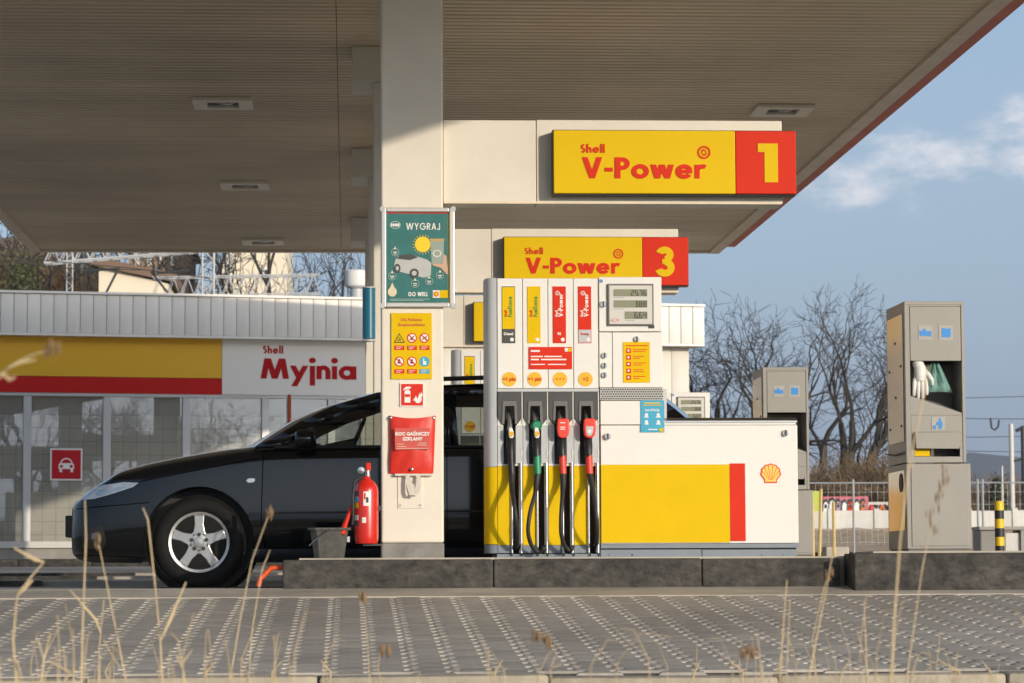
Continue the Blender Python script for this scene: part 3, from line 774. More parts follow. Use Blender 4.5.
for k in range(5):
    zc = 348.6 + 6.7*k
    D('info_icon', RED, 626.4, 631, -0.016, -0.013, zc, zc+4.6, hp)
    D('info_icon', LABELW, 627.6, 629.4, -0.018, -0.015, zc+1.2, zc+3.2, hp)
    D('print_line', RED, 633.4, 647.4 - (k*3) % 5, -0.0155, -0.0135, zc+0.8, zc+1.5, hp)
    D('print_line', RED, 633.4, 645 - (k*5) % 7, -0.0155, -0.0135, zc+2.8, zc+3.5, hp)
# perforated vent
gr = D('vent_grille', mat('vent_steel', (0.42, 0.40, 0.37), 0.4, metal=0.6), 600, 663, -0.008, 0.3, 388, 400.2)
m_ = MB()
for r_ in range(5):
    for c_ in range(26):
        x_ = 601.5 + c_*2.38 + (1.19 if r_ % 2 else 0); z_ = 389.6 + r_*2.3
        m_.disc(X(x_), Z(z_), 0.0055, YD-0.0095, YD-0.0075, 6)
tag(m_.build('vent_holes', BLACK, gr), kind='stuff')
# hydraulic cabinet
D('cabinet_panel', WHITE, 600.4, 663.2, -0.004, 0.3, 400.8, 424.6, bevel=0.003)
cab = D('cabinet', WHITE, 600.4, 797, 0.0, 0.6, 425.2, 543.4, bevel=0.004)
D('cabinet_shoulder', WHITE, 663.6, 795.6, -0.002, 0.6, 421.6, 424.8)
lid = MB(); lid.prismx([(YD-0.012, Z(422.4, 730)), (YD-0.012, Z(420.8, 730)), (YD+0.02, Z(417.6, 730)), (YD+0.6, Z(416.6, 730)), (YD+0.6, Z(422.4, 730))], X(663), X(796.6))
lid.build('cabinet_lid', STEEL, disp, smooth=30)
D('side_edge', PALEGREY, 663.3, 667, 0.02, 0.55, 388.5, 420)
D('yellow_band', YELLOW, 600.6, 728.6, -0.006, 0.001, 464.6, 542.6, cab)
D('red_band', SIGNR, 729.0, 744.2, -0.006, 0.001, 463.4, 541.0, cab)
D('cabinet_foot', GREYP, 600, 797.4, -0.006, 0.6, 543.8, 548)
D('foot_gap', BLACK, 600, 795, 0.02, 0.6, 548.2, 553.2)
for a, b in ((600, 700), (701, 795)):
    D('skirt', GREYP, a, b, 0.004, 0.03, 549.6, 562)
add_pecten(disp, X(769.8), Z(473.4, 770), 0.067, YD-0.004)
st = D('blue_sticker', BLUEL, 640.3, 664, -0.0085, -0.004, 400.4, 432.2)
D('print_line', YELLOW, 644, 660, -0.0105, -0.008, 402.6, 403.8, st); D('print_line', YELLOW, 642.5, 661.5, -0.0105, -0.008, 405, 405.8, st)
print_text(disp, LABELW, 'NA STACJI', X(652), Z(410.4), 0.02, YD-0.0095, bold=0.0006)
for (a, b) in ((644.2, 648.2), (655.6, 660.4)):
    for zc in (413.4, 420.4):
        m_ = MB(); m_.disc(X((a+b)/2), Z(zc+1.6), 0.011, YD-0.0105, YD-0.008, 8); m_.box(X(a), X(b), YD-0.0103, YD-0.008, Z(zc+4.4), Z(zc+3.2)); m_.build('sticker_icon', LABELW, st)
D('print_line', LABELW, 648, 657, -0.0105, -0.008, 429, 430, st); D('corner_mark', YELLOW, 659, 663, -0.0105, -0.008, 428.2, 431.6, st)
# nozzles with their hoses
caps = [(BLACK, LABELW, BLACK), (GREEN, LABELW, GREEN), (REDPL, REDPL, REDPL), (REDPL, REDPL, REDPL)]
NX = [509.6, 535.2, 560.6, 587.0]
hoses = [[(510.6, 481), (511.2, 497), (513.2, 515), (515.0, 532), (515.6, 546)],
         [(535.6, 482), (533.6, 494), (529.2, 508), (526.6, 522), (526.2, 533), (529.2, 544), (534.6, 551), (539.6, 551.6), (542.4, 547.2)],
         [(562.2, 482), (561.0, 494), (559.4, 508), (558.6, 522), (559.0, 534), (561.6, 543.6), (565.2, 549), (568.6, 550.4), (570.6, 547.4)],
         [(590.0, 482), (591.0, 497), (592.6, 515), (593.8, 530), (594.4, 544)]]
SPOUT = mat('spout_metal', (0.45, 0.43, 0.40), 0.35, metal=0.8)
for i in range(4):
    nx = NX[i]; body, badge, sleeve = caps[i]
    nz_ = MB()
    nz_.tube([(X(nx+0.3), YD+0.02, Z(432)), (X(nx+0.5), YD-0.035, Z(446)), (X(nx+0.8), YD-0.05, Z(455)), (X(nx+1.0), YD-0.045, Z(468))], [0.026, 0.028, 0.022, 0.02], 12)
    nob = nz_.build('nozzle', BLACK, disp, smooth=50)
    sp = MB(); sp.tube([(X(nx-0.6), YD+0.10, Z(409)), (X(nx-0.4), YD+0.05, Z(413)), (X(nx), YD+0.0, Z(423)), (X(nx), YD-0.01, Z(430))], [0.012, 0.0135, 0.015, 0.018], 12)
    sp.build('spout', SPOUT, nob, smooth=50)
    cv = MB()
    if i < 2:
        cv.prism([(X(nx+d), Z(z_)) for d, z_ in ((-1.4, 428), (1.6, 428), (3.4, 433), (3.6, 436), (2.4, 438.6), (-0.4, 438.6), (-1.6, 436), (-1.6, 433))], YD-0.075, YD-0.03)
        cv.build('badge_plate', LABELW, nob, bevel=0.004)
        MB().disc(X(nx+1), Z(434.4), 0.016, YD-0.079, YD-0.07, 16).build('badge', mat('badge_gold', (0.75, 0.40, 0.02), 0.4), nob)
        if i == 1:
            gd = MB(); gd.lathe([(0.0, 0.02), (0.034, 0.018), (0.036, 0.0), (0.034, -0.045), (0.022, -0.06), (0, -0.06)], (X(nx+0.6), YD-0.01, Z(426)), 'y', 18)
            gd.build('splash_guard', GREEN, nob, smooth=50)
    else:
        out = [(-4.2, 421), (-3.4, 419), (4.2, 419), (5.6, 420.5), (6.0, 430), (5.0, 435.5), (2.8, 438.6), (-1.6, 438.6), (-3.9, 436), (-4.6, 430)]
        cv.prism([(X(nx+0.8+d*1.18), Z(z_)) for d, z_ in out], YD-0.085, YD-0.02); cv.build('cover', body, nob, bevel=0.012, seg=3)
        if i == 2:
            for zc, wv in ((423, 5.2), (427.4, 4.6), (429.4, 5)): D('print_line', LABELW, nx+1-wv/2, nx+1+wv/2, -0.0875, -0.084, zc, zc+0.9, nob)
        else:
            MB().prism([(X(nx+0.6+d), Z(z_)) for d, z_ in ((-2.6, 427), (4.6, 427), (4.0, 433), (2.2, 436.4), (-0.8, 436.4), (-2.6, 433))], YD-0.0875, YD-0.08).build('cover_plate', PALEGREY, nob)
            MB().disc(X(nx+1.2), Z(432), 0.011, YD-0.0895, YD-0.086, 10).build('badge', LABELW, nob)
    # trigger guard seen at the side
    tg = MB(); tg.tube([(X(nx-1.5), YD-0.02, Z(440)), (X(nx-3.0), YD-0.045, Z(450)), (X(nx-2.2), YD-0.05, Z(459)), (X(nx+0.2), YD-0.045, Z(462))], 0.007, 6); tg.build('trigger_guard', BLACK, nob, smooth=50)
    sv = MB(); dz0 = Z(455.4) if i else Z(462); sv.tube([(X(nx+0.9), YD-0.047, dz0), (X(nx+1.6), YD-0.05, Z(474))], [0.0235, 0.0225], 14); sv.build('grip_sleeve', sleeve if i else BLACK, nob, smooth=50)
    hz = hoses[i]; pts = []
    for (hx, hy) in hz:
        t_ = (hy-481)/70.0
        pts.append((X(hx), YD-0.05-0.10*math.sin(min(1.0, max(0, t_))*math.pi*0.9) if i in (1, 2) else YD-0.05-0.16*math.sin(min(1, max(0, t_))*math.pi), Z(hy)))
    # smooth the path
    sm = []
    for k in range(len(pts)-1):
        p0 = Vector(pts[max(k-1, 0)]); p1 = Vector(pts[k]); p2 = Vector(pts[k+1]); p3 = Vector(pts[min(k+2, len(pts)-1)])
        for u in (0, .25, .5, .75):
            sm.append(0.5*((2*p1) + (-p0+p2)*u + (2*p0-5*p1+4*p2-p3)*u*u + (-p0+3*p1-3*p2+p3)*u**3))
    sm.append(Vector(pts[-1]))
    sm.append(sm[-1] + Vector((0.003, 0.14, -0.01)))
    MB().tube(sm, 0.0135, 12).build('hose', RUBBER, nob, smooth=60)
    bs = MB(); a_ = Vector((X(nx+1.6), YD-0.05, Z(473.8)))
    bs.tube([a_, sm[1], sm[3]], [0.021, 0.019, 0.016], 12); bs.build('bend_sleeve', RUBBER, nob, smooth=50)

# copies on the islands behind
d2 = copy_tree(disp, disp.location + Vector((0, DY, 0))); d2['label'] = 'second white fuel dispenser showing between column and nearest dispenser'
d3 = copy_tree(disp, disp.location + Vector((1.80, 2*DY, 0))); d3['label'] = 'farthest white fuel dispenser, only its display shows above the cabinet lid'

# ------------------------------------------------------------------ glove and towel cabinets
def make_cabinet():
    YC = 18.14; XX = lambda p: PX(p, YC); ZZ = lambda p, px=935: PZ(p, YC, px)
    zb = 0.218
    xl, xr = XX(905.6), XX(965.4); dp = 0.62
    t = thing('glove_cabinet', ((xl+xr)/2, YC+0.3, zb), 'nearer grey metal cabinet with a white glove hanging from its open bay', 'cabinet', 'grey glove and towel cabinets')
    zt = ZZ(301.5); zs = ZZ(462.6)
    def C(name, m, x0, x1, y0, y1, z0, z1, **k): return pbox(name, m, t, XX(x0), XX(x1), YC+y0, YC+y1, ZZ(z1), ZZ(z0), **k)
    # shell as plates so that the bays are real holes
    yb = YC + dp
    pbox('side_wall', CAB, t, xl, xl+0.02, YC+0.0, yb, zs, zt, bevel=0.003)
    pbox('side_wall', CAB, t, xr-0.02, xr, YC+0.0, yb, zs, zt, bevel=0.003)
    pbox('top_wall', CAB, t, xl+0.001, xr-0.001, YC+0.001, yb, zt-0.02, zt+0.002, bevel=0.003)
    pbox('back_wall', CABD, t, xl+0.021, xr-0.021, yb-0.02, yb-0.001, zs, zt-0.021)
    pbox('front_frame', CAB, t, xl+0.0205, XX(910.6), YC+0.003, YC+0.03, zs, zt-0.021)
    pbox('front_frame', CAB, t, XX(962.2), xr-0.0205, YC+0.003, YC+0.03, zs, zt-0.021)
    up = C('upper_door', CAB, 911, 961.8, 0.0, 0.03, 306.5, 360.8, bevel=0.003)
    C('front_frame', CAB, 910.7, 962.1, 0.004, 0.03, 303.5, 306.2)
    # open bay with sloping floor
    fl = MB(); fl.prismx([(YC+0.005, ZZ(413.5)), (YC+0.30, ZZ(399)), (YC+0.30, ZZ(401)), (YC+0.005, ZZ(415.5))], XX(910.8), XX(962.0)); 
    sl_ = MB()
    a0, a1 = XX(910.8), XX(962.0)
    sl_.add([(a0, YC+0.006, ZZ(396)), (a1, YC+0.006, ZZ(413)), (a1, YC+0.3, ZZ(404)), (a0, YC+0.3, ZZ(392)), (a0, YC+0.006, ZZ(415)), (a1, YC+0.006, ZZ(415)), (a1, YC+0.3, ZZ(415)), (a0, YC+0.3, ZZ(415))],
            [(0,1,2,3), (4,7,6,5), (0,4,5,1), (1,5,6,2), (2,6,7,3), (3,7,4,0)])
    sl_.build('bay_floor', CAB, t)
    C('bay_back', CABD, 910.8, 962, 0.30, 0.32, 361, 415)
    C('mid_panel', CAB, 910.8, 962, 0.004, 0.03, 415.2, 432, bevel=0.002)
    flp = MB(); flp.prism([(XX(914.6), ZZ(432.6)), (XX(960.6), ZZ(432.2)), (XX(957.6), ZZ(449)), (XX(914.6), ZZ(448.6))], YC-0.03, YC-0.012)
    flp.build('waste_flap', CAB, t, bevel=0.002)
    C('flap_bracket', CABD, 914, 961, -0.012, 0.03, 432.2, 434)
    C('waste_box', CABD, 911, 962, 0.2, 0.22, 432, 462)
    C('notice', YELLOW, 915, 930, 0.03, 0.034, 449, 456)
    C('lower_frame', CAB, 910.8, 962, 0.004, 0.03, 456.6, 462.4)
    C('frame_post', CAB, 910.8, 914, 0.0045, 0.03, 432.1, 456.5); C('frame_post', CAB, 959.4, 962, 0.0045, 0.03, 432.1, 456.5)
    # lower box, slightly wider
    lb = pbox('lower_box', CAB, t, XX(905.2), XX(969.4), YC-0.004, yb+0.01, zb+0.012, zs-0.006, bevel=0.004)
    pbox('lower_door', CAB, t, XX(909.8), XX(966.4), YC-0.010, YC-0.003, ZZ(546), ZZ(464), bevel=0.002)
    pbox('plinth', CABD, t, XX(907), XX(966.5), YC+0.01, yb, zb, zb+0.0115)
    # polished side plates
    sp = pbox('side_plate', CABS, t, xl-0.006, xl-0.0005, YC+0.05, yb-0.05, ZZ(441), ZZ(313), bevel=0.002)
    for (yy, zz_) in ((.3, 340), (.12, 365), (.5, 367), (.3, 395), (.12, 425), (.5, 426)):
        MB().lathe([(0.009, 0), (0.009, -0.004), (0, -0.004)], (xl-0.006, YC+yy, ZZ(zz_)), 'x', 8).build('rivet', INK, sp)
    pbox('side_plate', CABS, t, XX(905.2)-0.005, XX(905.2)-0.0005, YC+0.04, yb-0.04, ZZ(530), ZZ(470))
    hk = MB().lathe([(0.0, -0.004), (0.06, -0.003), (0.06, 0.002)], (XX(905.2)-0.006, YC+0.15, ZZ(482)), 'x', 20).build('oval_sticker', INK, t)
    sc_ = hk.data
    cb = MB(); cb.tube([(xl-0.012, YC+0.02, ZZ(452)), (xl-0.014, YC+0.3, ZZ(453.5)), (xl-0.012, YC+0.6, ZZ(450.5))], 0.006, 6); cb.build('cable', BLACK, t, smooth=50)
    # pictograms
    IP = mat('icon_plate', (0.36, 0.35, 0.32), 0.4)
    for (a, b) in ((919.4, 933.4), (940, 954)):
        C('icon_plate', IP, a, b, -0.003, 0.001, 325.6, 340)
    hnd = MB()
    hnd.box(XX(921), XX(927), YC-0.005, YC-0.001, ZZ(336), ZZ(330.6)); hnd.box(XX(926.8), XX(930), YC-0.0053, YC-0.001, ZZ(336.2), ZZ(331.2)); hnd.box(XX(930.6), XX(932.4), YC-0.005, YC-0.001, ZZ(336.6), ZZ(330.8))
    for k in range(3): hnd.prism([(XX(920.4+k*.2), ZZ(331+1.7*k)), (XX(925), ZZ(330.4+1.7*k)), (XX(925), ZZ(331.7+1.7*k)), (XX(920.4+k*.2), ZZ(332.2+1.7*k))], YC-0.0058, YC-0.001)
    hnd.prism([(XX(923.4), ZZ(330.8)), (XX(925), ZZ(328.4)), (XX(926.4), ZZ(329)), (XX(927), ZZ(331))], YC-0.0056, YC-0.001)
    hnd.build('pictogram', BLUEI, t)
    tw = MB(); tw.prism([(XX(x_), ZZ(z_)) for x_, z_ in ((942.6, 328.6), (945.4, 327.6), (947, 328.8), (951.6, 328), (951.8, 336.4), (949.6, 337.6), (942.8, 337.2))], YC-0.005, YC-0.001); tw.build('pictogram', BLUEI, t)
    C('icon_plate', IP, 931.4, 944.6, 0.001, 0.005, 417, 430.4)
    mn = MB(); mn.disc(XX(939.8), ZZ(419.4), 0.008, YC-0.002, YC+0.003, 10); mn.prism([(XX(x_), ZZ(z_)) for x_, z_ in ((938, 421), (941.6, 421), (942.2, 425), (941, 429), (938.6, 429), (938.4, 425), (936, 424.6), (936, 423.4))], YC-0.0023, YC+0.003)
    mn.prism([(XX(x_), ZZ(z_)) for x_, z_ in ((933, 425.4), (936, 425.4), (935.6, 429), (933.4, 429))], YC-0.0021, YC+0.003); mn.build('pictogram', BLUEI, t)
    return t, XX, ZZ, YC
cabn, CXX, CZZ, CYC = make_cabinet()
cab2 = copy_tree(cabn, cabn.location + Vector((-0.055, DY-0.05, 0))); cab2['label'] = 'farther grey metal cabinet standing behind the white dispenser cabinet'

# hanging disposable gloves: a palm with five separate fingers
def glove(name, label, m, cx, ztop, sc, yc, sw=0.0):
    m_ = MB(); 
    def loop(pts):
        m_.tube([(cx + sw*(ztop-z_)*0.2 + x_*sc, yc + yo, ztop - z_*sc) for x_, yo, z_ in [(p[0], p[1], p[2]) for p in pts]], [p[3]*sc for p in pts], 10)
    loop([(-.02,.02,0,.045), (0,0,.06,.05), (0,0,.12,.052), (0,0,.16,.045)])
    for k, (fx, ln, sp) in enumerate(((-.042,.13,-.012), (-.016,.155,-.004), (.012,.15,.004), (.036,.12,.012))):
        loop([(fx*.8, 0, .13, .019), (fx+sp*.5, -.006, .16, .0175), (fx+sp, -.01, .16+ln*.5, .016), (fx+sp*1.2, -.006, .16+ln*.9, .014), (fx+sp*1.2, -.004, .16+ln*.97, .006)])
    loop([(.03,0,.07,.02), (.07,-.004,.11,.018), (.095,-.006,.155,.016), (.10,-.004,.19,.013), (.10,-.004,.198,.005)])
    o = m_.build(name, m, None, smooth=60); tag(o, label, 'glove', None); return o
GLW = mat('thin_white_latex', (0.72, 0.70, 0.66), 0.5, var=0.1, vscale=30, bump=0.3, bscale=60)
glove('disposable_glove', 'crumpled white disposable glove hanging in the nearer grey cabinet', GLW, CXX(921.5), CZZ(361), 0.78, CYC+0.03)
tw = MB()
pt = []
for r_ in range(7):
    z_ = CZZ(361 + r_*5.0)
    w_ = 0.025 + 0.011*r_
    for c_ in range(9):
        u = c_/8 - .5
        pt.append((CXX(938) + r_*0.004 + u*2*w_, CYC + 0.09 + 0.014*math.sin(u*14 + r_*.4), z_ - 0.01*abs(u)))
tw.v = pt; tw.f = [(r_*9+c_, r_*9+c_+1, (r_+1)*9+c_+1, (r_+1)*9+c_) for r_ in range(6) for c_ in range(8)]
o = tw.build('paper_towel', mat('green_tissue', (0.16, 0.31, 0.27), 0.8, var=0.15, vscale=20), None, smooth=60)
sd = o.modifiers.new('thickness', 'SOLIDIFY'); sd.thickness = 0.006
tag(o, 'dull green paper towel hanging beside the white glove', 'paper towel')

# ------------------------------------------------------------------ things on and beside the first column
YN = CFY - 0.012
def cx_(p): return PX(p, YN)
def cz_(p): return PZ(p, YN, 415)
poster = thing('poster_frame', (cx_(418), YN, cz_(308)), 'green framed WYGRAJ poster clipped to the nearest column', 'poster')
def Q(name, m, root, x0, x1, zt, zb, y0, y1, parent=None, **k): return pbox(name, m, parent or root, cx_(x0), cx_(x1), YN+y0, YN+y1, cz_(zb), cz_(zt), **k)
ALU = mat('aluminium_frame', (0.62, 0.60, 0.56), 0.35, metal=0.5)
Q('back_board', CHAR, poster, 382, 454, 208.4, 306.6, -0.004, 0.012)
Q('frame_bar', ALU, poster, 381.4, 386.2, 208, 307.5, -0.028, 0.0, bevel=0.006); Q('frame_bar', ALU, poster, 449.6, 455, 208, 307.5, -0.028, 0.0, bevel=0.006)
Q('frame_bar', ALU, poster, 386.3, 449.5, 208, 212.4, -0.0275, 0.0, bevel=0.006); Q('frame_bar', ALU, poster, 386.3, 449.5, 302.8, 307.5, -0.0275, 0.0, bevel=0.006)
for (x_, z_) in ((382.6, 209.4), (453.6, 209.4), (382.6, 306.2), (453.6, 306.2)):
    MB().disc(cx_(x_), cz_(z_), 0.018, YN-0.030, YN-0.002, 14).build('frame_corner', PALEGREY, poster)
TEAL = mat('poster_teal', (0.035, 0.17, 0.155), 0.25, var=0.2, vscale=6)
sheet = Q('poster_sheet', TEAL, poster, 386.3, 449.4, 212.5, 302.7, -0.010, -0.004)
def S(name, m, fn):
    m_ = MB(); fn(m_); return m_.build(name, m, sheet)
yp = YN - 0.0125
Q('poster_edge', SIGNR, poster, 386.4, 449.3, 212.6, 213.6, -0.0115, -0.009, sheet)
Q('poster_edge', YELLOW, poster, 448.2, 449.3, 213.7, 302.5, -0.0115, -0.009, sheet)
PWHITE = mat('poster_white', (0.78, 0.78, 0.74), 0.4)
S('headline', PWHITE, lambda m_: stroke_text(m_, 'WYGRAJ', cx_(406.2), cz_(230), cz_(223.2)-cz_(230), yp, t=0.15, track=0.12, xs=0.92))
S('oval_badge', mat('poster_pale', (0.45, 0.55, 0.52), 0.4), lambda m_: m_.ring(cx_(395.4), cz_(225.2), 0.029, 0.034, yp, yp+0.003, n=24, k=0.72))
S('oval_badge', PWHITE, lambda m_: [m_.disc(cx_(391.6+k_*2.3), cz_(225.2), 0.0075, yp-0.0003*(k_%2), yp+0.003, 10, 0.011) for k_ in range(4)])
def sunny(m_):
    m_.disc(cx_(423), cz_(244.6), 0.05, yp, yp+0.003, 24)
    for k_ in range(20):
        a = 2*math.pi*k_/20; d = 0.05
        c0, c1 = cx_(423), cz_(244.6)
        m_.prism([(c0+.053*math.cos(a-d), c1+.053*math.sin(a-d)), (c0+.068*math.cos(a), c1+.068*math.sin(a)), (c0+.053*math.cos(a+d), c1+.053*math.sin(a+d))], yp, yp+0.003)
S('sun_graphic', mat('poster_sun', (0.85, 0.62, 0.01), 0.4), sunny)
S('cup_graphic', mat('poster_cup', (0.30, 0.36, 0.30), 0.4), lambda m_: m_.prism([(cx_(a), cz_(b)) for a, b in ((430.4, 239.4), (444.4, 239.2), (443.6, 264), (432, 264))], yp-0.001, yp+0.002))
S('cup_graphic', mat('poster_amber', (0.55, 0.33, 0.12), 0.4), lambda m_: m_.prism([(cx_(a), cz_(b)) for a, b in ((430.2, 239), (444.6, 238.8), (444.4, 241.4), (430.6, 241.4))], yp-0.0022, yp+0.002))
S('cup_graphic', PWHITE, lambda m_: m_.ring(cx_(437.4), cz_(253.6), 0.022, 0.028, yp-0.002, yp+0.002, n=18, k=0.8))
S('hand_graphic', mat('poster_skin', (0.60, 0.38, 0.26), 0.5), lambda m_: m_.prism([(cx_(a), cz_(b)) for a, b in ((443.9, 254), (446.6, 256), (448, 270), (447.6, 275), (441, 268), (432.6, 265.4), (433, 263.8), (443.2, 264.2))], yp-0.0030, yp+0.001))
SILV = mat('poster_silver', (0.48, 0.49, 0.48), 0.4)
S('car_graphic', SILV, lambda m_: m_.prism([(cx_(a), cz_(b)) for a, b in ((394, 266), (395.6, 260), (399, 256), (410, 254.6), (418, 257), (427, 259.6), (431.6, 263), (431, 275.6), (424, 278), (396, 271))], yp-0.0015, yp+0.002))
S('car_graphic', CHAR, lambda m_: [m_.prism([(cx_(a), cz_(b)) for a, b in ((397, 259), (400, 255.4), (411, 254.2), (418.4, 257.6), (410, 260.4))], yp-0.003, yp+0.001), m_.disc(cx_(414.4), cz_(273.4), 0.03, yp-0.0034, yp+0.001, 16), m_.disc(cx_(397.4), cz_(268.6), 0.021, yp-0.0034, yp+0.001, 14, 0.03)])
S('car_graphic', SILV, lambda m_: [m_.disc(cx_(414.4), cz_(273.4), 0.016, yp-0.0048, yp+0.001, 12), m_.disc(cx_(425.8), cz_(268.4), 0.012, yp-0.0048, yp+0.001, 10), m_.disc(cx_(397.4), cz_(268.6), 0.01, yp-0.0048, yp+0.001, 10, 0.015)])
for (a, b) in ((395.2, 252.4), (392.2, 276.4), (415.2, 283.8), (429.2, 281.4), (440.2, 275.6)):
    S('callout_ring', mat('poster_ring', (0.30, 0.42, 0.38), 0.4), lambda m_: m_.ring(cx_(a), cz_(b), 0.023, 0.0265, yp-0.004, yp-0.001, n=18))
    S('callout_mark', mat('poster_cream', (0.75, 0.70, 0.48), 0.4), lambda m_: m_.prism([(cx_(a-1.2), cz_(b-2.8)), (cx_(a), cz_(b-6)), (cx_(a+1.2), cz_(b-2.8))], yp-0.0042, yp-0.001))
    S('callout_mark', PWHITE, lambda m_: [m_.box(cx_(a-2.2), cx_(a+2.2), yp-0.0044, yp-0.001, cz_(b+0.4), cz_(b-0.4)), m_.box(cx_(a-1.5), cx_(a+1.5), yp-0.0044, yp-0.001, cz_(b+2.2), cz_(b+1.4))])
S('drop_graphic', mat('poster_drop', (0.68, 0.60, 0.40), 0.4), lambda m_: m_.prism([(cx_(392.4), cz_(282.6))] + [(cx_(392.4)+0.029*math.cos(a), cz_(292)+0.031*math.sin(a)) for a in [math.radians(60-300*k_/14) for k_ in range(15)]], yp-0.001, yp+0.002))
S('slogan', PWHITE, lambda m_: stroke_text(m_, 'GO WELL', cx_(408.2), cz_(296.4), cz_(292.2)-cz_(296.4), yp, t=0.22, track=0.1, xs=0.86))
S('corner_logo', PWHITE, lambda m_: m_.box(cx_(433), cx_(439.8), yp-0.001, yp+0.002, cz_(298), cz_(290.4)))
S('corner_logo', YELLOW, lambda m_: m_.box(cx_(439.9), cx_(448), yp-0.001, yp+0.002, cz_(298), cz_(290.4)))
S('corner_logo', RED, lambda m_: m_.disc(cx_(436.4), cz_(294.2), 0.017, yp-0.003, yp, 14))
S('corner_logo', YELLOW, lambda m_: m_.disc(cx_(436.4), cz_(294.2), 0.012, yp-0.0042, yp, 12))
S('print_line', mat('poster_ring', (0.3, 0.4, 0.4)), lambda m_: [m_.box(cx_(390), cx_(430-k_*6), yp, yp+0.003, cz_(299.6+k_*1.3), cz_(299.0+k_*1.3)) for k_ in range(2)])
pl = glassmat('poster_cover', (0.97, 0.98, 0.98), 0.0)

notice = thing('safety_notice', (cx_(411.6), YN, cz_(379)), 'yellow safety notice with six pictograms under the green poster', 'notice')
Q('board', YELLOW, notice, 391.4, 432, 313, 379, -0.001, 0.014)
yq = YN - 0.003
ORNG = mat('notice_orange', (0.62, 0.15, 0.02), 0.5)
print_text(notice, ORNG, 'Dla Pa\u0144stwa', cx_(411.6), cz_(319.8), 0.027, yq, bold=0.0008)
print_text(notice, ORNG, 'Bezpiecze\u0144stwa', cx_(411.6), cz_(324.8), 0.027, yq, bold=0.0008)
for i, (a, b) in enumerate(((399.4, 338), (412, 338), (424.6, 338), (399.4, 361.6), (412, 361.6), (424.6, 361.6))):
    def N(name, m, fn):
        m_ = MB(); fn(m_); return m_.build(name, m, notice)
    if i == 0:
        N('pictogram', INK, lambda m_: m_.prism([(cx_(a-5.6), cz_(b+4.8)), (cx_(a+5.6), cz_(b+4.8)), (cx_(a), cz_(b-4.8))], yq, yq+0.003))
        N('pictogram_field', YELLOW, lambda m_: m_.prism([(cx_(a-4.2), cz_(b+3.9)), (cx_(a+4.2), cz_(b+3.9)), (cx_(a), cz_(b-3.2))], yq-0.0012, yq+0.001))
        N('pictogram_mark', INK, lambda m_: [m_.box(cx_(a-1.6+k_*1.3), cx_(a-1.0+k_*1.3), yq-0.0024, yq, cz_(b+3.3), cz_(b+0.4-(k_==1)*1.2)) for k_ in range(3)])
    elif i < 5:
        N('pictogram', RED, lambda m_: m_.disc(cx_(a), cz_(b), 0.032, yq, yq+0.003, 20))
        N('pictogram_field', LABELW, lambda m_: m_.disc(cx_(a), cz_(b), 0.025, yq-0.0012, yq+0.001, 18))
        if i in (1, 2): N('pictogram_mark', INK, lambda m_: [m_.prism([(cx_(a-2.6), cz_(b+1.4)), (cx_(a-2.0), cz_(b+2.2)), (cx_(a+2.6), cz_(b-1.4)), (cx_(a+2.0), cz_(b-2.2))], yq-0.002, yq), m_.disc(cx_(a+1.4*(i==2)), cz_(b+1.2), 0.007, yq-0.0022, yq, 8)])
        else: N('pictogram_mark', INK, lambda m_: [m_.box(cx_(a-1.6), cx_(a+1.6), yq-0.002, yq, cz_(b+2), cz_(b)), m_.disc(cx_(a), cz_(b-1.4), 0.007, yq-0.0022, yq, 8)])
        N('pictogram_bar', RED, lambda m_: m_.prism([(cx_(a-3.6), cz_(b-2.8)), (cx_(a-2.8), cz_(b-3.6)), (cx_(a+3.6), cz_(b+2.8)), (cx_(a+2.8), cz_(b+3.6))], yq-0.0034, yq))
    else:
        N('pictogram', BLUEL, lambda m_: m_.disc(cx_(a), cz_(b), 0.033, yq, yq+0.003, 20))
        N('pictogram_mark', LABELW, lambda m_: [m_.box(cx_(a-1.6), cx_(a+1.8), yq-0.002, yq, cz_(b+3.2), cz_(b-0.4)), m_.box(cx_(a-1.6), cx_(a-0.4), yq-0.0023, yq, cz_(b), cz_(b-3.2))])
    pl_ = N('caption_plate', RED if i < 5 else BLUEL, lambda m_: m_.box(cx_(a-5), cx_(a+5), yq, yq+0.003, cz_(b+12), cz_(b+7.6)))
    N('print_line', mat('print_pale', (0.6, 0.5, 0.35)), lambda m_: [m_.box(cx_(a-3.4), cx_(a+3.2-k_*2), yq-0.0012, yq, cz_(b+9.4+k_*1.6), cz_(b+8.6+k_*1.6)) for k_ in range(2)])

fsg = thing('extinguisher_sign', (cx_(412), YN, cz_(406.6)), 'small square red and white fire extinguisher sign above the pouch', 'sign')
Q('plate', LABELW, fsg, 400, 424.2, 382.8, 406.6, 0.002, 0.0135); Q('field', RED, fsg, 401.2, 423.0, 383.9, 405.5, 0.0, 0.005)
m_ = MB(); m_.prism([(cx_(a), cz_(b)) for a, b in ((404.6, 402.6), (404.6, 391.4), (406.4, 389.6), (408.8, 389.6), (410.4, 391.4), (410.4, 402.6))], YN-0.002, YN+0.003)
m_.prism([(cx_(a), cz_(b)) for a, b in ((406.6, 389), (403.6, 390.4), (403.2, 389.2), (406.2, 386.6), (410.8, 386.6), (410.8, 388.2), (408.6, 389))], YN-0.0025, YN+0.003); m_.build('pictogram', LABELW, fsg)
Q('pictogram_band', RED, fsg, 405, 410, 394.2, 397, -0.004, 0.0)
m_ = MB()
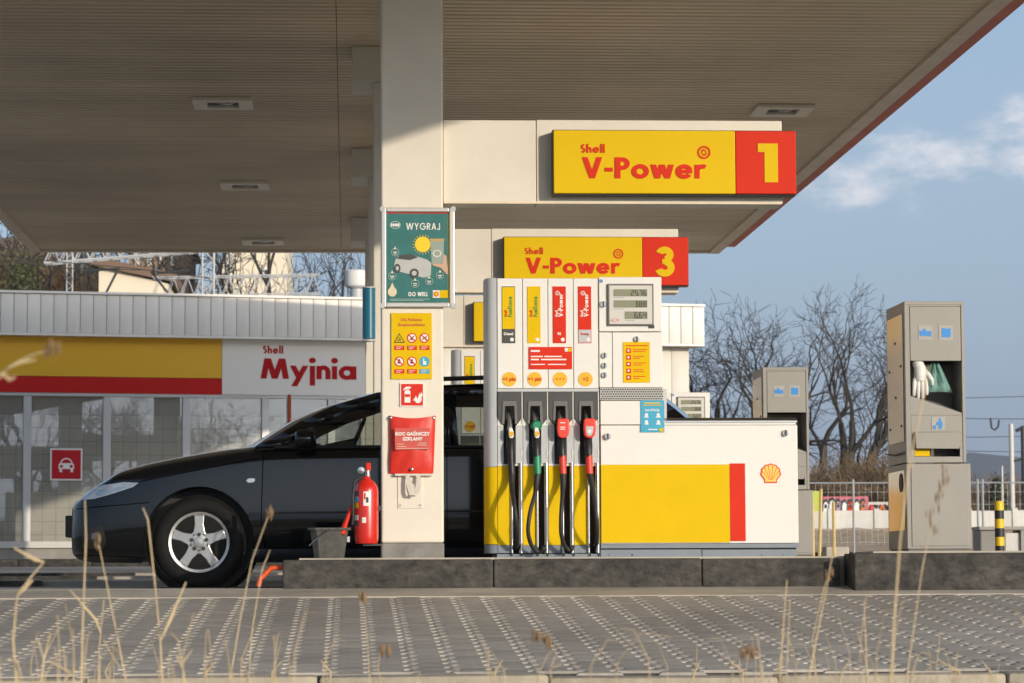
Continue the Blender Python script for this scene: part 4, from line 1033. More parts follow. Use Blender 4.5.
for (a, b, s_) in ((418.6, 401.4, 1.0), (415.2, 400, .55), (420.8, 396.4, .55)):
    m_.prism([(cx_(a+dx*s_), cz_(b+dz*s_)) for dx, dz in ((-3.4, 0.4), (-1.4, -4), (-1.2, -2), (1.2, -9.4), (0.8, -4.6), (2.6, -6.6), (3.0, -1), (1, 1.6), (-1.8, 1.8))], YN-0.002-0.0005*s_, YN+0.003)
m_.build('pictogram', LABELW, fsg)

# fire blanket pouch: soft quilted bag, slightly creased
pouch = thing('fire_blanket_pouch', (cx_(412.6), YN, cz_(474)), 'red cloth fire blanket pouch with white straps on the nearest column', 'pouch')
NXp, NZp = 22, 24; m_ = MB(); vs = []
for side in (0, 1):
    for r_ in range(NZp+1):
        for c_ in range(NXp+1):
            u, w = c_/NXp, r_/NZp
            xl_, xr_ = 389.4 - 0.4*w, 435.6 - 2.4*w
            px_ = xl_ + (xr_-xl_)*u; py_ = 417 + 56.2*w + 1.2*math.sin(u*math.pi)*(w > .5) - 1.5*(1-w)*((abs(u-.5)*2)**2) + 1.4*(1-w)*math.sin(u*math.pi)
            bulge = 0.042*(math.sin(math.pi*min(1, max(0, u)))**0.5)*(math.sin(math.pi*(0.12+0.84*w))**0.6)
            cr = 0.006*mnoise.noise(Vector((u*5, w*3.2 + u*2, 4))) + 0.005*math.sin((u*1.2 + w*.9)*11)*w*(1-u*.4)
            y_ = YN - (bulge + cr*(0.3 + w))*(1 if side == 0 else 0) - (0.002 if side else 0.004)
            vs.append((cx_(px_), y_ if side == 0 else YN + 0.006, cz_(py_)))
W1 = NXp+1; off = W1*(NZp+1); fs = []
for r_ in range(NZp):
    for c_ in range(NXp):
        i0 = r_*W1+c_; fs.append((i0, i0+W1, i0+W1+1, i0+1)); fs.append((off+i0, off+i0+1, off+i0+W1+1, off+i0+W1))
for c_ in range(NXp):
    fs.append((c_, c_+1, off+c_+1, off+c_)); b_ = NZp*W1+c_; fs.append((b_, off+b_, off+b_+1, b_+1))
for r_ in range(NZp):
    a_ = r_*W1; fs.append((a_, off+a_, off+a_+W1, a_+W1)); b_ = a_+NXp; fs.append((b_, b_+W1, off+b_+W1, off+b_))
m_.v = vs; m_.f = fs
m_.build('bag', mat('red_vinyl_cloth', (0.66, 0.03, 0.014), 0.45, var=0.1, vscale=12, bump=0.15, bscale=45), pouch, smooth=70)
def pouch_y(u, w): return YN - 0.046*(math.sin(math.pi*u)**0.5)*(math.sin(math.pi*(0.12+0.84*w))**0.6) - 0.008
wy = YN - 0.054
lbp = MB(); 
lbp.prism([(cx_(a), cz_(b)) for a, b in ((394.4, 428.6), (429.6, 428.2), (429.2, 449.6), (395, 450.2))], wy, wy+0.004)
lbp.build('label_pocket', mat('pocket_red', (0.60, 0.10, 0.07), 0.2, coat=0.4), pouch)
for (tx, zz, sz) in (('KOC GA\u015aNICZY', 434.4, 0.029), ('SZKLANY', 439.4, 0.029)):
    print_text(pouch, LABELW, tx, cx_(412.2), cz_(zz), sz, wy-0.0016, bold=0.0012)
for (a, b, zz) in ((396.6, 404, 444), (397, 406, 446.4), (418, 426, 443), (416.6, 427, 445), (396.6, 428, 448.4)):
    pbox('print_line', mat('pale_print', (0.62, 0.35, 0.3)), pouch, cx_(a), cx_(b), wy-0.001, wy+0.002, cz_(zz+0.8), cz_(zz))
for (a, b) in ((390.6, 417.8), (433.4, 418.2), (411.6, 469.4)):
    MB().lathe([(0.011, 0.012), (0.011, -0.004), (0.006, -0.008), (0, -0.008)], (cx_(a), (YN-0.012 if b < 450 else YN-0.045), cz_(b)), 'y', 12).build('snap_button', STEEL, pouch, smooth=50)
STRAP = mat('white_webbing', (0.66, 0.62, 0.54), 0.8, var=0.1, vscale=40, bump=0.2, bscale=200)
pbox('flap_edge', STRAP, pouch, cx_(394.6), cx_(432), YN-0.03, YN+0.004, cz_(476), cz_(473.8), bevel=0.003)
def ribbon(pts, w, m, parent, name):
    q = MB(); n = len(pts)
    for (x_, y_, z_) in pts: q.v += [(x_-w/2, y_, z_), (x_+w/2, y_-0.004, z_), (x_+w/2, y_+0.0, z_), (x_-w/2, y_+0.004, z_)]
    for i in range(n-1):
        for j in range(4): q.f.append((i*4+j, i*4+(j+1)%4, (i+1)*4+(j+1)%4, (i+1)*4+j))
    q.f += [(3, 2, 1, 0), ((n-1)*4, (n-1)*4+1, (n-1)*4+2, (n-1)*4+3)]
    return q.build(name, m, parent, smooth=50)
ribbon([(cx_(407), YN-0.028, cz_(474)), (cx_(408.2), YN-0.045, cz_(482)), (cx_(409.6), YN-0.06, cz_(490)), (cx_(411.4), YN-0.062, cz_(495.6)), (cx_(413.4), YN-0.05, cz_(496.6)), (cx_(415), YN-0.04, cz_(493))], 0.028, STRAP, pouch, 'strap')
ribbon([(cx_(418), YN-0.028, cz_(474.4)), (cx_(418.4), YN-0.038, cz_(482)), (cx_(417.6), YN-0.045, cz_(490)), (cx_(415.4), YN-0.042, cz_(494)), (cx_(413), YN-0.035, cz_(490)), (cx_(411.6), YN-0.028, cz_(484))], 0.026, STRAP, pouch, 'strap')

# fire extinguisher on a bracket at the column's left side
YE = 18.44
ex, ez0, ez1 = PX(366.4, YE), PZ(543.6, YE, 366), PZ(484, YE, 366)
er = (PX(378.2, YE)-PX(354.2, YE))/2
fe = thing('fire_extinguisher', (ex, YE, ez0), 'red fire extinguisher with hose hung at the left of the nearest column', 'fire extinguisher')
H_ = ez1-ez0
m_ = MB(); prof = [(0, 0.012), (er*.6, 0.004), (er*.9, 0.0), (er*.98, 0.02), (er, 0.05), (er, H_-0.045), (er*.93, H_-0.018), (er*.7, H_+0.012), (er*.36, H_+0.03), (er*.3, H_+0.05), (0, H_+0.05)]
m_.lathe(prof, (ex, YE, ez0), 'z', 28); m_.build('cylinder', mat('extinguisher_red', (0.62, 0.022, 0.012), 0.28, var=0.06, vscale=8, coat=0.4), fe, smooth=50)
m_ = MB(); m_.lathe([(0.016, H_+0.04), (0.016, H_+0.085), (0.0, H_+0.085)], (ex+0.008, YE, ez0), 'z', 12); m_.build('valve', STEEL, fe, smooth=40)
m_ = MB(); m_.box(ex-0.004, ex+0.028, YE-0.012, YE+0.012, ez0+H_+0.082, ez0+H_+0.135); m_.build('lever', RED, fe, bevel=0.006)
m_ = MB(); m_.lathe([(0.0, -0.012), (0.022, -0.01), (0.022, 0.01), (0, 0.01)], (ex-0.034, YE-0.02, ez0+H_+0.085), 'y', 16); m_.build('gauge', CHROME, fe, smooth=40)
hp_ = [(ex-0.02, YE-0.02, ez0+H_+0.05), (ex-0.075, YE-0.05, ez0+H_+0.02), (ex-0.086, YE-0.06, ez0+H_-0.08), (ex-0.084, YE-0.065, ez0+0.16), (ex-0.09, YE-0.06, ez0+0.12)]
m_ = MB(); m_.tube(hp_, 0.009, 8); m_.build('hose', RUBBER, fe, smooth=50)
m_ = MB(); m_.tube([(ex-0.094, YE-0.03, ez0+0.23), (ex-0.13, YE-0.05, ez0+0.13), (ex-0.155, YE-0.06, ez0+0.06)], [0.012, 0.014, 0.022], 10); m_.build('horn', RED, fe, smooth=50)
def wrap(name, m, a0, a1, z0, z1, rr=1.006):
    q = MB(); n = 8
    for k in range(n+1):
        a = math.radians(a0 + (a1-a0)*k/n)
        for z_ in (z0, z1): q.v.append((ex + er*rr*math.cos(a), YE + er*rr*math.sin(a), z_))
    q.f = [(2*k, 2*k+2, 2*k+3, 2*k+1) for k in range(n)]
    return q.build(name, m, fe, smooth=60)
wrap('label', LABELW, -105, -75, ez0+H_-0.14, ez0+H_-0.05); wrap('label', LABELW, -112, -92, ez0+0.13, ez0+0.165)
wrap('label_mark', RED, -102, -94, ez0+H_-0.1, ez0+H_-0.06, 1.012); wrap('label_mark', INK, -92, -80, ez0+H_-0.12, ez0+H_-0.085, 1.012)
for k, mm in enumerate((CHAR, LABELW, RED, YELLOW, BLUEL, CHAR)):
    wrap('instruction_band', mm, -165, -130, ez0+0.11+k*0.038, ez0+0.142+k*0.038)
pbox('bracket', CHAR, fe, ex+er*0.4, COLX0+0.001, YE-0.02, YE+0.02, ez0+H_*.55, ez0+H_*.55+0.03)
pbox('bracket', CHAR, fe, ex-er*0.3, COLX0+0.001, YE-0.03, YE+0.03, ez0-0.014, ez0-0.002)

# bucket with squeegee
YB = 18.48
bk = thing('water_bucket', (PX(329, YB), YB, 0.19), 'black square plastic bucket with wire handle standing on the kerb', 'bucket')
BUCK = mat('dusty_black_plastic', (0.085, 0.082, 0.073), 0.6, var=0.35, vscale=18)
zt_ = PZ(528, YB, 329); bc = PX(329.4, YB); wt_, wb_ = (PX(349, YB)-PX(310, YB))/2, (PX(345, YB)-PX(315.4, YB))/2
q = MB(); n = 8
def rr_(w, z): 
    c = w*.35; return [(bc-w+c, YB-w, z), (bc+w-c, YB-w, z), (bc+w, YB-w+c, z), (bc+w, YB+w-c, z), (bc+w-c, YB+w, z), (bc-w+c, YB+w, z), (bc-w, YB+w-c, z), (bc-w, YB-w+c, z)]
rings = [rr_(wb_, 0.190), rr_(wt_*.97, zt_-0.012), rr_(wt_*.97-0.006, zt_-0.012), rr_(wb_-0.008, 0.202)]
for r_ in rings: q.v += r_
for i in range(3):
    for j in range(8): q.f.append((i*8+j, i*8+(j+1)%8, (i+1)*8+(j+1)%8, (i+1)*8+j))
q.f += [tuple(reversed(range(8))), tuple(range(24, 32))]
q.build('pail', BUCK, bk)
q = MB(); ro, ri = rr_(wt_+0.012, zt_), rr_(wt_*.94, zt_); rb_ = rr_(wt_+0.012, zt_-0.014); rl_ = rr_(wt_*.972, zt_-0.0135)
for r_ in (ri, ro, rb_, rl_): q.v += r_
for i in range(3):
    for j in range(8): q.f.append(tuple(reversed((i*8+j, i*8+(j+1)%8, (i+1)*8+(j+1)%8, (i+1)*8+j))))
q.build('rim', BUCK, bk)
q = MB(); q.tube([(bc+0.0, YB-wt_-0.012, zt_-0.01), (bc-0.03, YB-wt_-0.02, zt_-0.03), (bc-0.09, YB-wt_-0.012, zt_-0.08), (bc-0.125, YB-wt_-0.0, zt_-0.115)], 0.004, 6); q.build('handle', CHROME, bk, smooth=50)
pbox('bucket_clip', PALEGREY, bk, bc+wt_-0.012, bc+wt_+0.006, YB-0.05, YB-0.03, zt_-0.09, zt_-0.055)
sq = thing('squeegee', (bc+0.06, YB+0.02, 0.195), 'red handled squeegee leaning in the black bucket', 'squeegee')
q = MB(); q.tube([(PX(340, YB), YB+0.02, 0.2), (PX(343, YB), YB+0.03, zt_), (PX(352.4, YB), YB+0.06, PZ(505, YB, 350))], [0.014, 0.014, 0.011], 8); q.build('handle', RED, sq, smooth=50)
pbox('blade', RUBBER, sq, bc-0.03, bc+0.09, YB-0.02, YB+0.02, 0.192, 0.215)

# bent orange bar beside the kerb end
ob = MB(); YO = 18.3
ob.tube([P(283.5, 567.6, YO), P(271.5, 567.8, YO), P(260.4, 578.6, YO), P(258.4, 586.2, YO)], 0.017, 8)
tag(ob.build('guard_hoop', mat('orange_paint', (0.70, 0.09, 0.015), 0.45), None, smooth=50), 'bent orange metal hoop low at the left end of the kerb', 'hoop')

# blue rounded board on the second column
bb = thing('blue_light_box', (PX(369, 24.3), 24.3, PZ(342, 24.3)), 'blue rounded display board on the second column, left of the poster', 'display board')
q = MB(); cxb = PX(369, 24.3); rb = (PX(375.4, 24.3)-PX(362.4, 24.3))/2
q.lathe([(rb*.2, 0.012), (rb, 0.012), (rb, PZ(289, 24.3)-PZ(340, 24.3)), (rb*.2, PZ(289, 24.3)-PZ(340, 24.3))], (cxb, 24.3, PZ(340, 24.3)), 'z', 20); q.build('drum', mat('board_blue', (0.012, 0.15, 0.25), 0.35), bb, smooth=40)
q = MB(); q.lathe([(rb*1.06, 0), (rb*1.06, 0.012)], (cxb, 24.3, PZ(341.4, 24.3)), 'z', 20); q.build('end_ring', PALEGREY, bb); q = MB(); q.lathe([(rb*1.06, 0), (rb*1.06, 0.012)], (cxb, 24.3, PZ(288.6, 24.3)), 'z', 20); q.build('end_ring', PALEGREY, bb)
pbox('arm', STEEL, bb, cxb, COLX0+0.02, 24.32, 24.36, PZ(315, 24.3), PZ(313, 24.3))
pbox('post', CREAM, bb, cxb-0.02, cxb+0.02, 24.28, 24.32, 0.18, PZ(341.5, 24.3))

# ------------------------------------------------------------------ the black estate car
CYN = 19.75; SC = FPX/CYN; CXF = (65-VPX)/SC + 0.02
car = thing('parked_car', (CXF+2.35, CYN+0.89, 0.0), 'black estate car with silver alloy wheels parked behind the column', 'car')
PAINT = mat('black_car_paint', (0.0022, 0.0028, 0.0042), 0.08, coat=0.45, spec=0.35)
TRIMB = mat('black_trim', (0.012, 0.012, 0.012), 0.55)
HW = [(0,.60),(.03,.70),(.10,.785),(.22,.83),(.45,.865),(.7,.885),(1.2,.89),(3.6,.89),(4.2,.87),(4.5,.82),(4.66,.74),(4.71,.6)]
ZT = [(0,.55),(.03,.58),(.10,.625),(.17,.68),(.25,.73),(.33,.775),(.6,.838),(.92,.892),(1.2,.935),(1.4,.955),(2.5,.97),(4.2,.99),(4.6,.96),(4.71,.88)]
ZBm = [(0,.215),(.1,.18),(.4,.17),(4.3,.19),(4.71,.3)]
CROWN = [(0,.0),(.1,.02),(.35,.05),(1.0,.06),(1.35,.04),(1.6,.0),(4.0,0),(4.71,.02)]
stx = [0,.03,.10,.17,.25,.33,.45,.6,.75,.92,1.06,1.2,1.32,1.45,1.8,2.2,2.6,3.0,3.3,3.6,3.9,4.2,4.45,4.6,4.68,4.71]
bm = bmesh.new(); rows = []
for x in stx:
    hw, zt, zb, cr = interp(HW, x), interp(ZT, x), interp(ZBm, x), interp(CROWN, x)
    H = zt-zb
    sec = [(0, zb), (.80*hw, zb), (.95*hw, zb+.05), (.985*hw, zb+.13), (1.0*hw, zb+.30*H), (1.0*hw, zb+.45*H), (.988*hw, zb+.66*H), (.970*hw, zt-.10), (.955*hw, zt-.03), (.90*hw, zt), (.6*hw, zt+cr*.75), (0, zt+cr)]
    full = [(-y, z) for y, z in sec] + [(y, z) for y, z in reversed(sec[1:-1])]
    rows.append([bm.verts.new((x, 0.89+y, z)) for y, z in full])
n = len(rows[0])
for i in range(len(rows)-1):
    for j in range(n): bm.faces.new((rows[i][j], rows[i+1][j], rows[i+1][(j+1)%n], rows[i][(j+1)%n]))
bm.faces.new(list(reversed(rows[0]))); bm.faces.new(rows[-1])
bmesh.ops.recalc_face_normals(bm, faces=bm.faces)
tmp = bpy.data.meshes.new('body'); bm.to_mesh(tmp); bm.free()
tob = bpy.data.objects.new('tmp', tmp); COL.objects.link(tob)
md = tob.modifiers.new('s', 'SUBSURF'); md.levels = 2
bpy.context.view_layer.update()
SMOOTHB = bpy.data.meshes.new_from_object(tob.evaluated_get(bpy.context.evaluated_depsgraph_get()))
WHX, WHZ, WR = (0.895, 3.57), 0.308, 0.316
cut = MB()
for wx in WHX:
    for (ya, yb_) in ((-0.2, 0.32), (1.46, 2.0)):
        cut.lathe([(0.372, ya), (0.372, yb_)], (wx, 0, WHZ+0.005), 'y', 40)
cme = cut.mesh('cut'); cob = bpy.data.objects.new('cut', cme); COL.objects.link(cob)
bmx = bmesh.new(); bmx.from_mesh(cme); bmesh.ops.recalc_face_normals(bmx, faces=bmx.faces); bmx.to_mesh(cme); bmx.free()
mb2 = tob.modifiers.new('b', 'BOOLEAN'); mb2.object = cob; mb2.operation = 'DIFFERENCE'; mb2.solver = 'EXACT'
bpy.context.view_layer.update()
BODY = bpy.data.meshes.new_from_object(tob.evaluated_get(bpy.context.evaluated_depsgraph_get()))
bpy.data.objects.remove(tob); bpy.data.objects.remove(cob)
CORG = Vector((CXF, CYN, 0)); CO = CORG - ORG[car.name]
def carmesh(name, me, m, parent=None, sharp=40):
    me.transform(Matrix.Translation(CO)); me.materials.clear(); me.materials.append(m)
    me.shade_smooth(); me.set_sharp_from_angle(angle=math.radians(sharp))
    o = bpy.data.objects.new(name, me); COL.objects.link(o); o.parent = parent or car; ORG[o.name] = ORG[car.name]
    return o
BODYC = BODY.copy(); SMC = BODY.copy()
body = carmesh('body', BODY, PAINT)
GAP = mat('gap_black', (0.0008, 0.0008, 0.0008), 1.0, spec=0.0)
def patch(name, poly, m, off=0.004, side='near', parent=None, back=None):
    """piece of the body skin inside a convex polygon seen from the side, lifted off the skin"""
    b = bmesh.new(); b.from_mesh(SMC)
    c = [sum(p[0] for p in poly)/len(poly), sum(p[1] for p in poly)/len(poly)]
    for i in range(len(poly)):
        p, q_ = poly[i], poly[(i+1) % len(poly)]
        d = (q_[0]-p[0], q_[1]-p[1]); nrm = Vector((d[1], 0, -d[0]))
        if (c[0]-p[0])*nrm.x + (c[1]-p[1])*nrm.z > 0: nrm = -nrm
        bmesh.ops.bisect_plane(b, geom=b.verts[:]+b.edges[:]+b.faces[:], plane_co=(p[0], 0, p[1]), plane_no=nrm, clear_outer=True)
    bmesh.ops.bisect_plane(b, geom=b.verts[:]+b.edges[:]+b.faces[:], plane_co=(0, 0.75, 0), plane_no=(0, 1 if side == 'near' else -1, 0), clear_outer=True)
    b.normal_update()
    for v in b.verts: v.co += v.normal*off
    me = bpy.data.meshes.new(name); b.to_mesh(me); b.free()
    return carmesh(name, me, m, parent, 60)
def cp(px, py): return ((px-65-3)/SC, (586.5-py)/SC)
HL = mat('headlight_lens', (0.42, 0.45, 0.48), 0.08, metal=0.55, coat=1.0, var=0.35, vscale=14)
hl = patch('headlight', [cp(*p) for p in ((82, 498.6), (87, 491), (104, 484.4), (124, 481.4), (139.6, 482.2), (134, 486.4), (110, 494), (95, 498))], HL, 0.006)
patch('lamp_reflector', [cp(*p) for p in ((97, 494), (100, 489.4), (108, 487.6), (112, 489.4), (109, 493), (101, 495.4))], CHROME, 0.0085, parent=hl)
patch('lamp_reflector', [cp(*p) for p in ((113, 489.6), (117, 486.4), (125, 485.6), (127, 487), (122, 489.4), (116, 490.6))], CHROME, 0.0085, parent=hl)
patch('bumper_seam', [cp(*p) for p in ((76, 507.2), (150, 501.4), (150, 502.2), (76, 508.0))], GAP, 0.002)
patch('air_intake', [cp(*p) for p in ((84, 528), (104, 524), (108, 540), (104, 547), (82, 547))], TRIMB, 0.003)
fg = patch('fog_lamp', [cp(*p) for p in ((93, 532.4), (98, 531), (100.4, 534), (98, 537.6), (93, 538))], mat('fog_glass', (0.10, 0.10, 0.10), 0.1, coat=0.5), 0.006)
patch('lower_lip', [cp(*p) for p in ((74, 553), (140, 556), (140, 561), (74, 560))], TRIMB, 0.004)
patch('door_seam', [cp(*p) for p in ((262.6, 450), (263.5, 450), (261.7, 520), (260.8, 520))], GAP, 0.0015)
patch('door_seam', [cp(*p) for p in ((260.8, 520.2), (261.7, 520.2), (266.7, 556), (265.8, 556))], GAP, 0.0015)
patch('rub_strip', [cp(*p) for p in ((270, 511.6), (640, 509.4), (640, 511.4), (270, 513.6))], TRIMB, 0.008)
patch('sill_trim', [cp(*p) for p in ((252, 548), (560, 548), (560, 561), (252, 561))], mat('sill_bluish', (0.05, 0.06, 0.075), 0.45), 0.004)  # sill strip in an even bluish grey, paler than the body paint
patch('side_repeater', [cp(*p) for p in ((246.4, 480.6), (248, 478.4), (253.6, 478), (255.4, 479.6), (253.6, 482), (248.4, 482.4))], CHROME, 0.006)
patch('door_seam', [cp(*p) for p in ((446.0, 450), (446.8, 450), (446.8, 556), (446.0, 556))], GAP, 0.0015)
patch('hood_seam', [cp(*p) for p in ((140, 480.5), (258, 457.5), (258, 458.3), (140, 481.3))], GAP, 0.0015)
def cpart(name, m, fn, parent=None, **k):
    q = MB(); fn(q); q.v = [(a+CXF, b+CYN, c_) for a, b, c_ in q.v]; return q.build(name, m, parent or car, **k)
cpart('number_plate_holder', BLACK, lambda q: q.box(-0.05, 0.03, 0.5, 1.28, .35, .50), bevel=0.006)
cpart('grille', TRIMB, lambda q: q.box(0.02, 0.06, 0.5, 1.28, .50, .60), bevel=0.01)
for wx in WHX:
    for (ya, yb_) in ((0.014, 0.31), (1.47, 1.766)):
        cpart('wheel_arch_liner', INK, lambda q: q.lathe([(0.367, ya), (0.367, yb_), (0.0, yb_)] if ya < 1 else [(0, ya), (0.367, ya), (0.367, yb_)], (wx, 0, WHZ+.005), 'y', 32, False))
# wheels
ALLOY = mat('alloy_silver', (0.50, 0.50, 0.49), 0.3, metal=0.75, var=0.15, vscale=20)
TYRE = mat('tyre_rubber', (0.008, 0.008, 0.0078), 0.75, spec=0.25, var=0.3, vscale=25, bump=0.2, bscale=90)
def wheel(wx, near):
    s = 1 if near else -1; y0 = 0.045 if near else 1.735
    wz = WHZ
    R = WR
    def q1(q): q.lathe([(0.205, y0+s*0.02), (0.212, y0+s*0.008), (0.25, y0), (0.285, y0+s*0.006), (0.305, y0+s*0.028), (R, y0+s*0.045), (R, y0+s*0.165), (0.30, y0+s*0.19), (0.21, y0+s*0.19)], (wx, 0, wz), 'y', 48)
    w = cpart('wheel', TYRE, q1, smooth=50)
    tr = MB()
    for k in range(56):
        a = 2*math.pi*k/56
        ca, sa = math.cos(a), math.sin(a)
        for (ya, yb_) in ((0.04, 0.075), (0.085, 0.125), (0.135, 0.17)):
            pts = []
            for (da, r_) in ((-.035, R-.004), (.035, R-.004), (.035, R+.004), (-.035, R+.004)):
                pts.append((wx + r_*math.cos(a+da), wz + r_*math.sin(a+da)))
            tr.prism(pts, y0+s*ya, y0+s*yb_)
    tr.v = [(a+CXF, b+CYN, c_) for a, b, c_ in tr.v]; tag(tr.build('tread', TYRE, w), kind='stuff')
    cpart('rim', ALLOY, lambda q: q.lathe([(0.178, y0+s*0.04), (0.188, y0+s*0.012), (0.206, y0+s*0.008), (0.207, y0+s*0.03)], (wx, 0, wz), 'y', 48), w, smooth=40)
    cpart('rim_barrel', mat('wheel_dark', (0.004, 0.004, 0.004), 0.9, spec=0.1), lambda q: q.lathe([(0.188, y0+s*0.03), (0.185, y0+s*0.13), (0.0, y0+s*0.13)], (wx, 0, wz), 'y', 32), w)
    cpart('brake_disc', mat('brake_steel', (0.3, 0.28, 0.26), 0.4, metal=0.8), lambda q: q.lathe([(0.14, y0+s*0.1), (0.14, y0+s*0.085), (0.0, y0+s*0.085)], (wx, 0, wz), 'y', 32), w, smooth=40)
    for k in range(5):
        a = math.pi/2 + 2*math.pi*k/5
        def spoke(q):
            ca, sa = math.cos(a), math.sin(a)
            def pt(r_, t_): return (wx + r_*ca - t_*sa, wz + r_*sa + t_*ca)
            L_ = [(0.03, .052), (.07, .040), (.12, .031), (.185, .035)]
            poly = [pt(r_, t_) for r_, t_ in L_] + [pt(r_, -t_) for r_, t_ in reversed(L_)]
            q.prism(poly, y0+s*0.018, y0+s*0.05)
        cpart('spoke', ALLOY, spoke, w, bevel=0.006)
        def lug(q):
            b_ = a; q.lathe([(0.0135, y0+s*0.03), (0.0135, y0+s*0.006), (0, y0+s*0.006)], (wx+0.052*math.cos(b_), 0, wz+0.052*math.sin(b_)), 'y', 8)
        cpart('wheel_nut', INK, lug, w)
    cpart('hub_cap', ALLOY, lambda q: q.lathe([(0.085, y0+s*0.045), (0.078, y0+s*0.020), (0.034, y0+s*0.016), (0.03, y0+s*0.008), (0, y0+s*0.006)], (wx, 0, wz), 'y', 24), w, smooth=40)
for wx in WHX:
    wheel(wx, True); wheel(wx, False)
# greenhouse
OUT = [(1.27,.955),(1.36,1.0),(1.58,1.135),(1.81,1.245),(2.10,1.335),(2.45,1.385),(2.85,1.40),(3.3,1.39),(3.75,1.37),(4.02,1.335),(4.16,1.22),(4.40,1.0)]
INN = [(1.46,.965),(1.52,1.0),(1.70,1.11),(1.90,1.205),(2.15,1.287),(2.48,1.322),(2.87,1.32),(3.3,1.312),(3.68,1.29),(3.88,1.255),(4.0,1.15),(4.13,1.0)]
def gy(z): return 0.05 + (z-.955)*0.52
GLASS = glassmat('car_glass', (0.55, 0.58, 0.56), 0.02)
for side in (0, 1):
    yy = (lambda z: gy(z)) if side == 0 else (lambda z: 1.78-gy(z))
    fr = MB()
    for i in range(len(OUT)-1):
        a, b, c_, d = OUT[i], OUT[i+1], INN[i+1], INN[i]
        q_ = [(a[0], yy(a[1]), a[1]), (b[0], yy(b[1]), b[1]), (c_[0], yy(c_[1])-.004*(1-2*side), c_[1]), (d[0], yy(d[1])-.004*(1-2*side), d[1])]
        fr.add(q_, [(0,1,2,3) if side == 1 else (3,2,1,0)])
    for (xa, xb) in ((2.52, 2.64), (3.42, 3.52)):
        zt0 = interp(INN, xa)
        fr.add([(xa+.02, yy(.955)-.003*(1-2*side), .955), (xb+.02, yy(.955)-.003*(1-2*side), .955), (xb, yy(1.32)-.003*(1-2*side), 1.32), (xa, yy(1.32)-.003*(1-2*side), 1.32)], [(0,1,2,3) if side == 0 else (3,2,1,0)])
    fr.v = [(a+CXF, b+CYN, c_) for a, b, c_ in fr.v]
    fo = fr.build('window_frame', PAINT, car, smooth=50)
    sdm = fo.modifiers.new('thickness', 'SOLIDIFY'); sdm.thickness = 0.03; sdm.offset = -1
    for (xa, xb) in ((1.46, 2.53), (2.65, 3.43), (3.53, 4.13)):
        gl = MB(); ks = [xa + (xb-xa)*k/8 for k in range(9)]
        for k in range(8):
            za, zb = interp(INN, ks[k])+.004, interp(INN, ks[k+1])+.004
            gl.add([(ks[k], yy(.95)+.004, .95), (ks[k+1], yy(.95)+.004, .95), (ks[k+1], yy(zb)+.004, zb), (ks[k], yy(za)+.004, za)], [(0,1,2,3)])
        gl.v = [(a+CXF, b+CYN, c_) for a, b, c_ in gl.v]; gl.build('side_window', GLASS, car, smooth=60)
    cpart('belt_trim', TRIMB, lambda q: q.box(1.40, 4.2, yy(.955)-.008, yy(.955)+.008, .948, .962))
    cpart('roof_rail', TRIMB, lambda q: q.tube([(2.15, yy(1.36)+.03*(1-2*side), 1.385), (2.3, yy(1.38)+.03*(1-2*side), 1.425), (3.0, yy(1.38)+.03*(1-2*side), 1.447), (3.75, yy(1.38)+.03*(1-2*side), 1.43), (3.9, yy(1.36)+.03*(1-2*side), 1.39)], 0.016, 8), smooth=50)
def span(i0, i1, bowx, name, m):
    q = MB(); N = 8; idx = list(range(i0, i1+1))
    for i in idx:
        a = OUT[i]
        for k in range(N+1):
            u = k/N; y_ = gy(a[1]) + (1.78-2*gy(a[1]))*u; bw = 1-(2*u-1)**2
            q.v.append((a[0] + bowx*bw + CXF, y_ + CYN, a[1] + (0.03 if i0 > 0 else 0.0)*bw))
    for r_ in range(len(idx)-1):
        for k in range(N): q.f.append((r_*(N+1)+k, r_*(N+1)+k+1, (r_+1)*(N+1)+k+1, (r_+1)*(N+1)+k))
    return q.build(name, m, car, smooth=60)
span(4, 9, 0.0, 'roof', PAINT)
span(0, 4, -0.14, 'windscreen', GLASS)
span(9, 11, 0.10, 'rear_window', glassmat('dark_glass', (0.12, 0.13, 0.13), 0.02))
# mirror, handles, interior
cpart('door_mirror', PAINT, lambda q: q.lathe([(0.0, -.075), (.05, -.072), (.066, -.05), (.07, 0), (.066, .05), (.05, .068), (0, .07)], (1.62, -0.06, 1.0), 'x', 20), smooth=60)
cpart('mirror_arm', TRIMB, lambda q: q.box(1.58, 1.66, -0.03, 0.075, .945, .985), bevel=0.01)
cpart('door_handle', PAINT, lambda q: q.box(2.30, 2.48, -0.02, 0.02, .80, .83), bevel=0.008)
INTR = mat('car_interior', (0.05, 0.05, 0.05), 0.8)
cpart('dashboard', INTR, lambda q: q.prismx([(0.14, .9), (0.14, .97), (.6, 1.0), (1.64, .97), (1.64, .9)], 1.40, 1.72), bevel=0.02)
for yc in (0.45, 1.33):
    cpart('seat', INTR, lambda q: [q.box(2.42, 2.58, yc-.24, yc+.24, .85, 1.12), q.box(2.46, 2.54, yc-.12, yc+.12, 1.14, 1.28), q.box(2.49, 2.51, yc-.05, yc+.05, 1.11, 1.15)], bevel=0.03)
cpart('rear_seat', INTR, lambda q: q.box(3.3, 3.45, 0.2, 1.58, .85, 1.1), bevel=0.03)
def steer(q):
    pts = []
    for k in range(25):
        a = 2*math.pi*k/24; pts.append((1.95+0.07*math.sin(a), 0.45+0.18*math.cos(a), 1.0+0.165*math.sin(a)))
    q.tube(pts, 0.013, 8, caps=False); q.tube([(1.95, .45, 1.0), (1.75, .45, .96)], 0.03, 8); q.box(1.94, 1.96, .28, .62, .985, 1.015)
cpart('steering_wheel', INTR, steer, smooth=50)
cpart('cabin_floor', INTR, lambda q: q.box(1.4, 4.2, 0.09, 1.69, .92, .966))

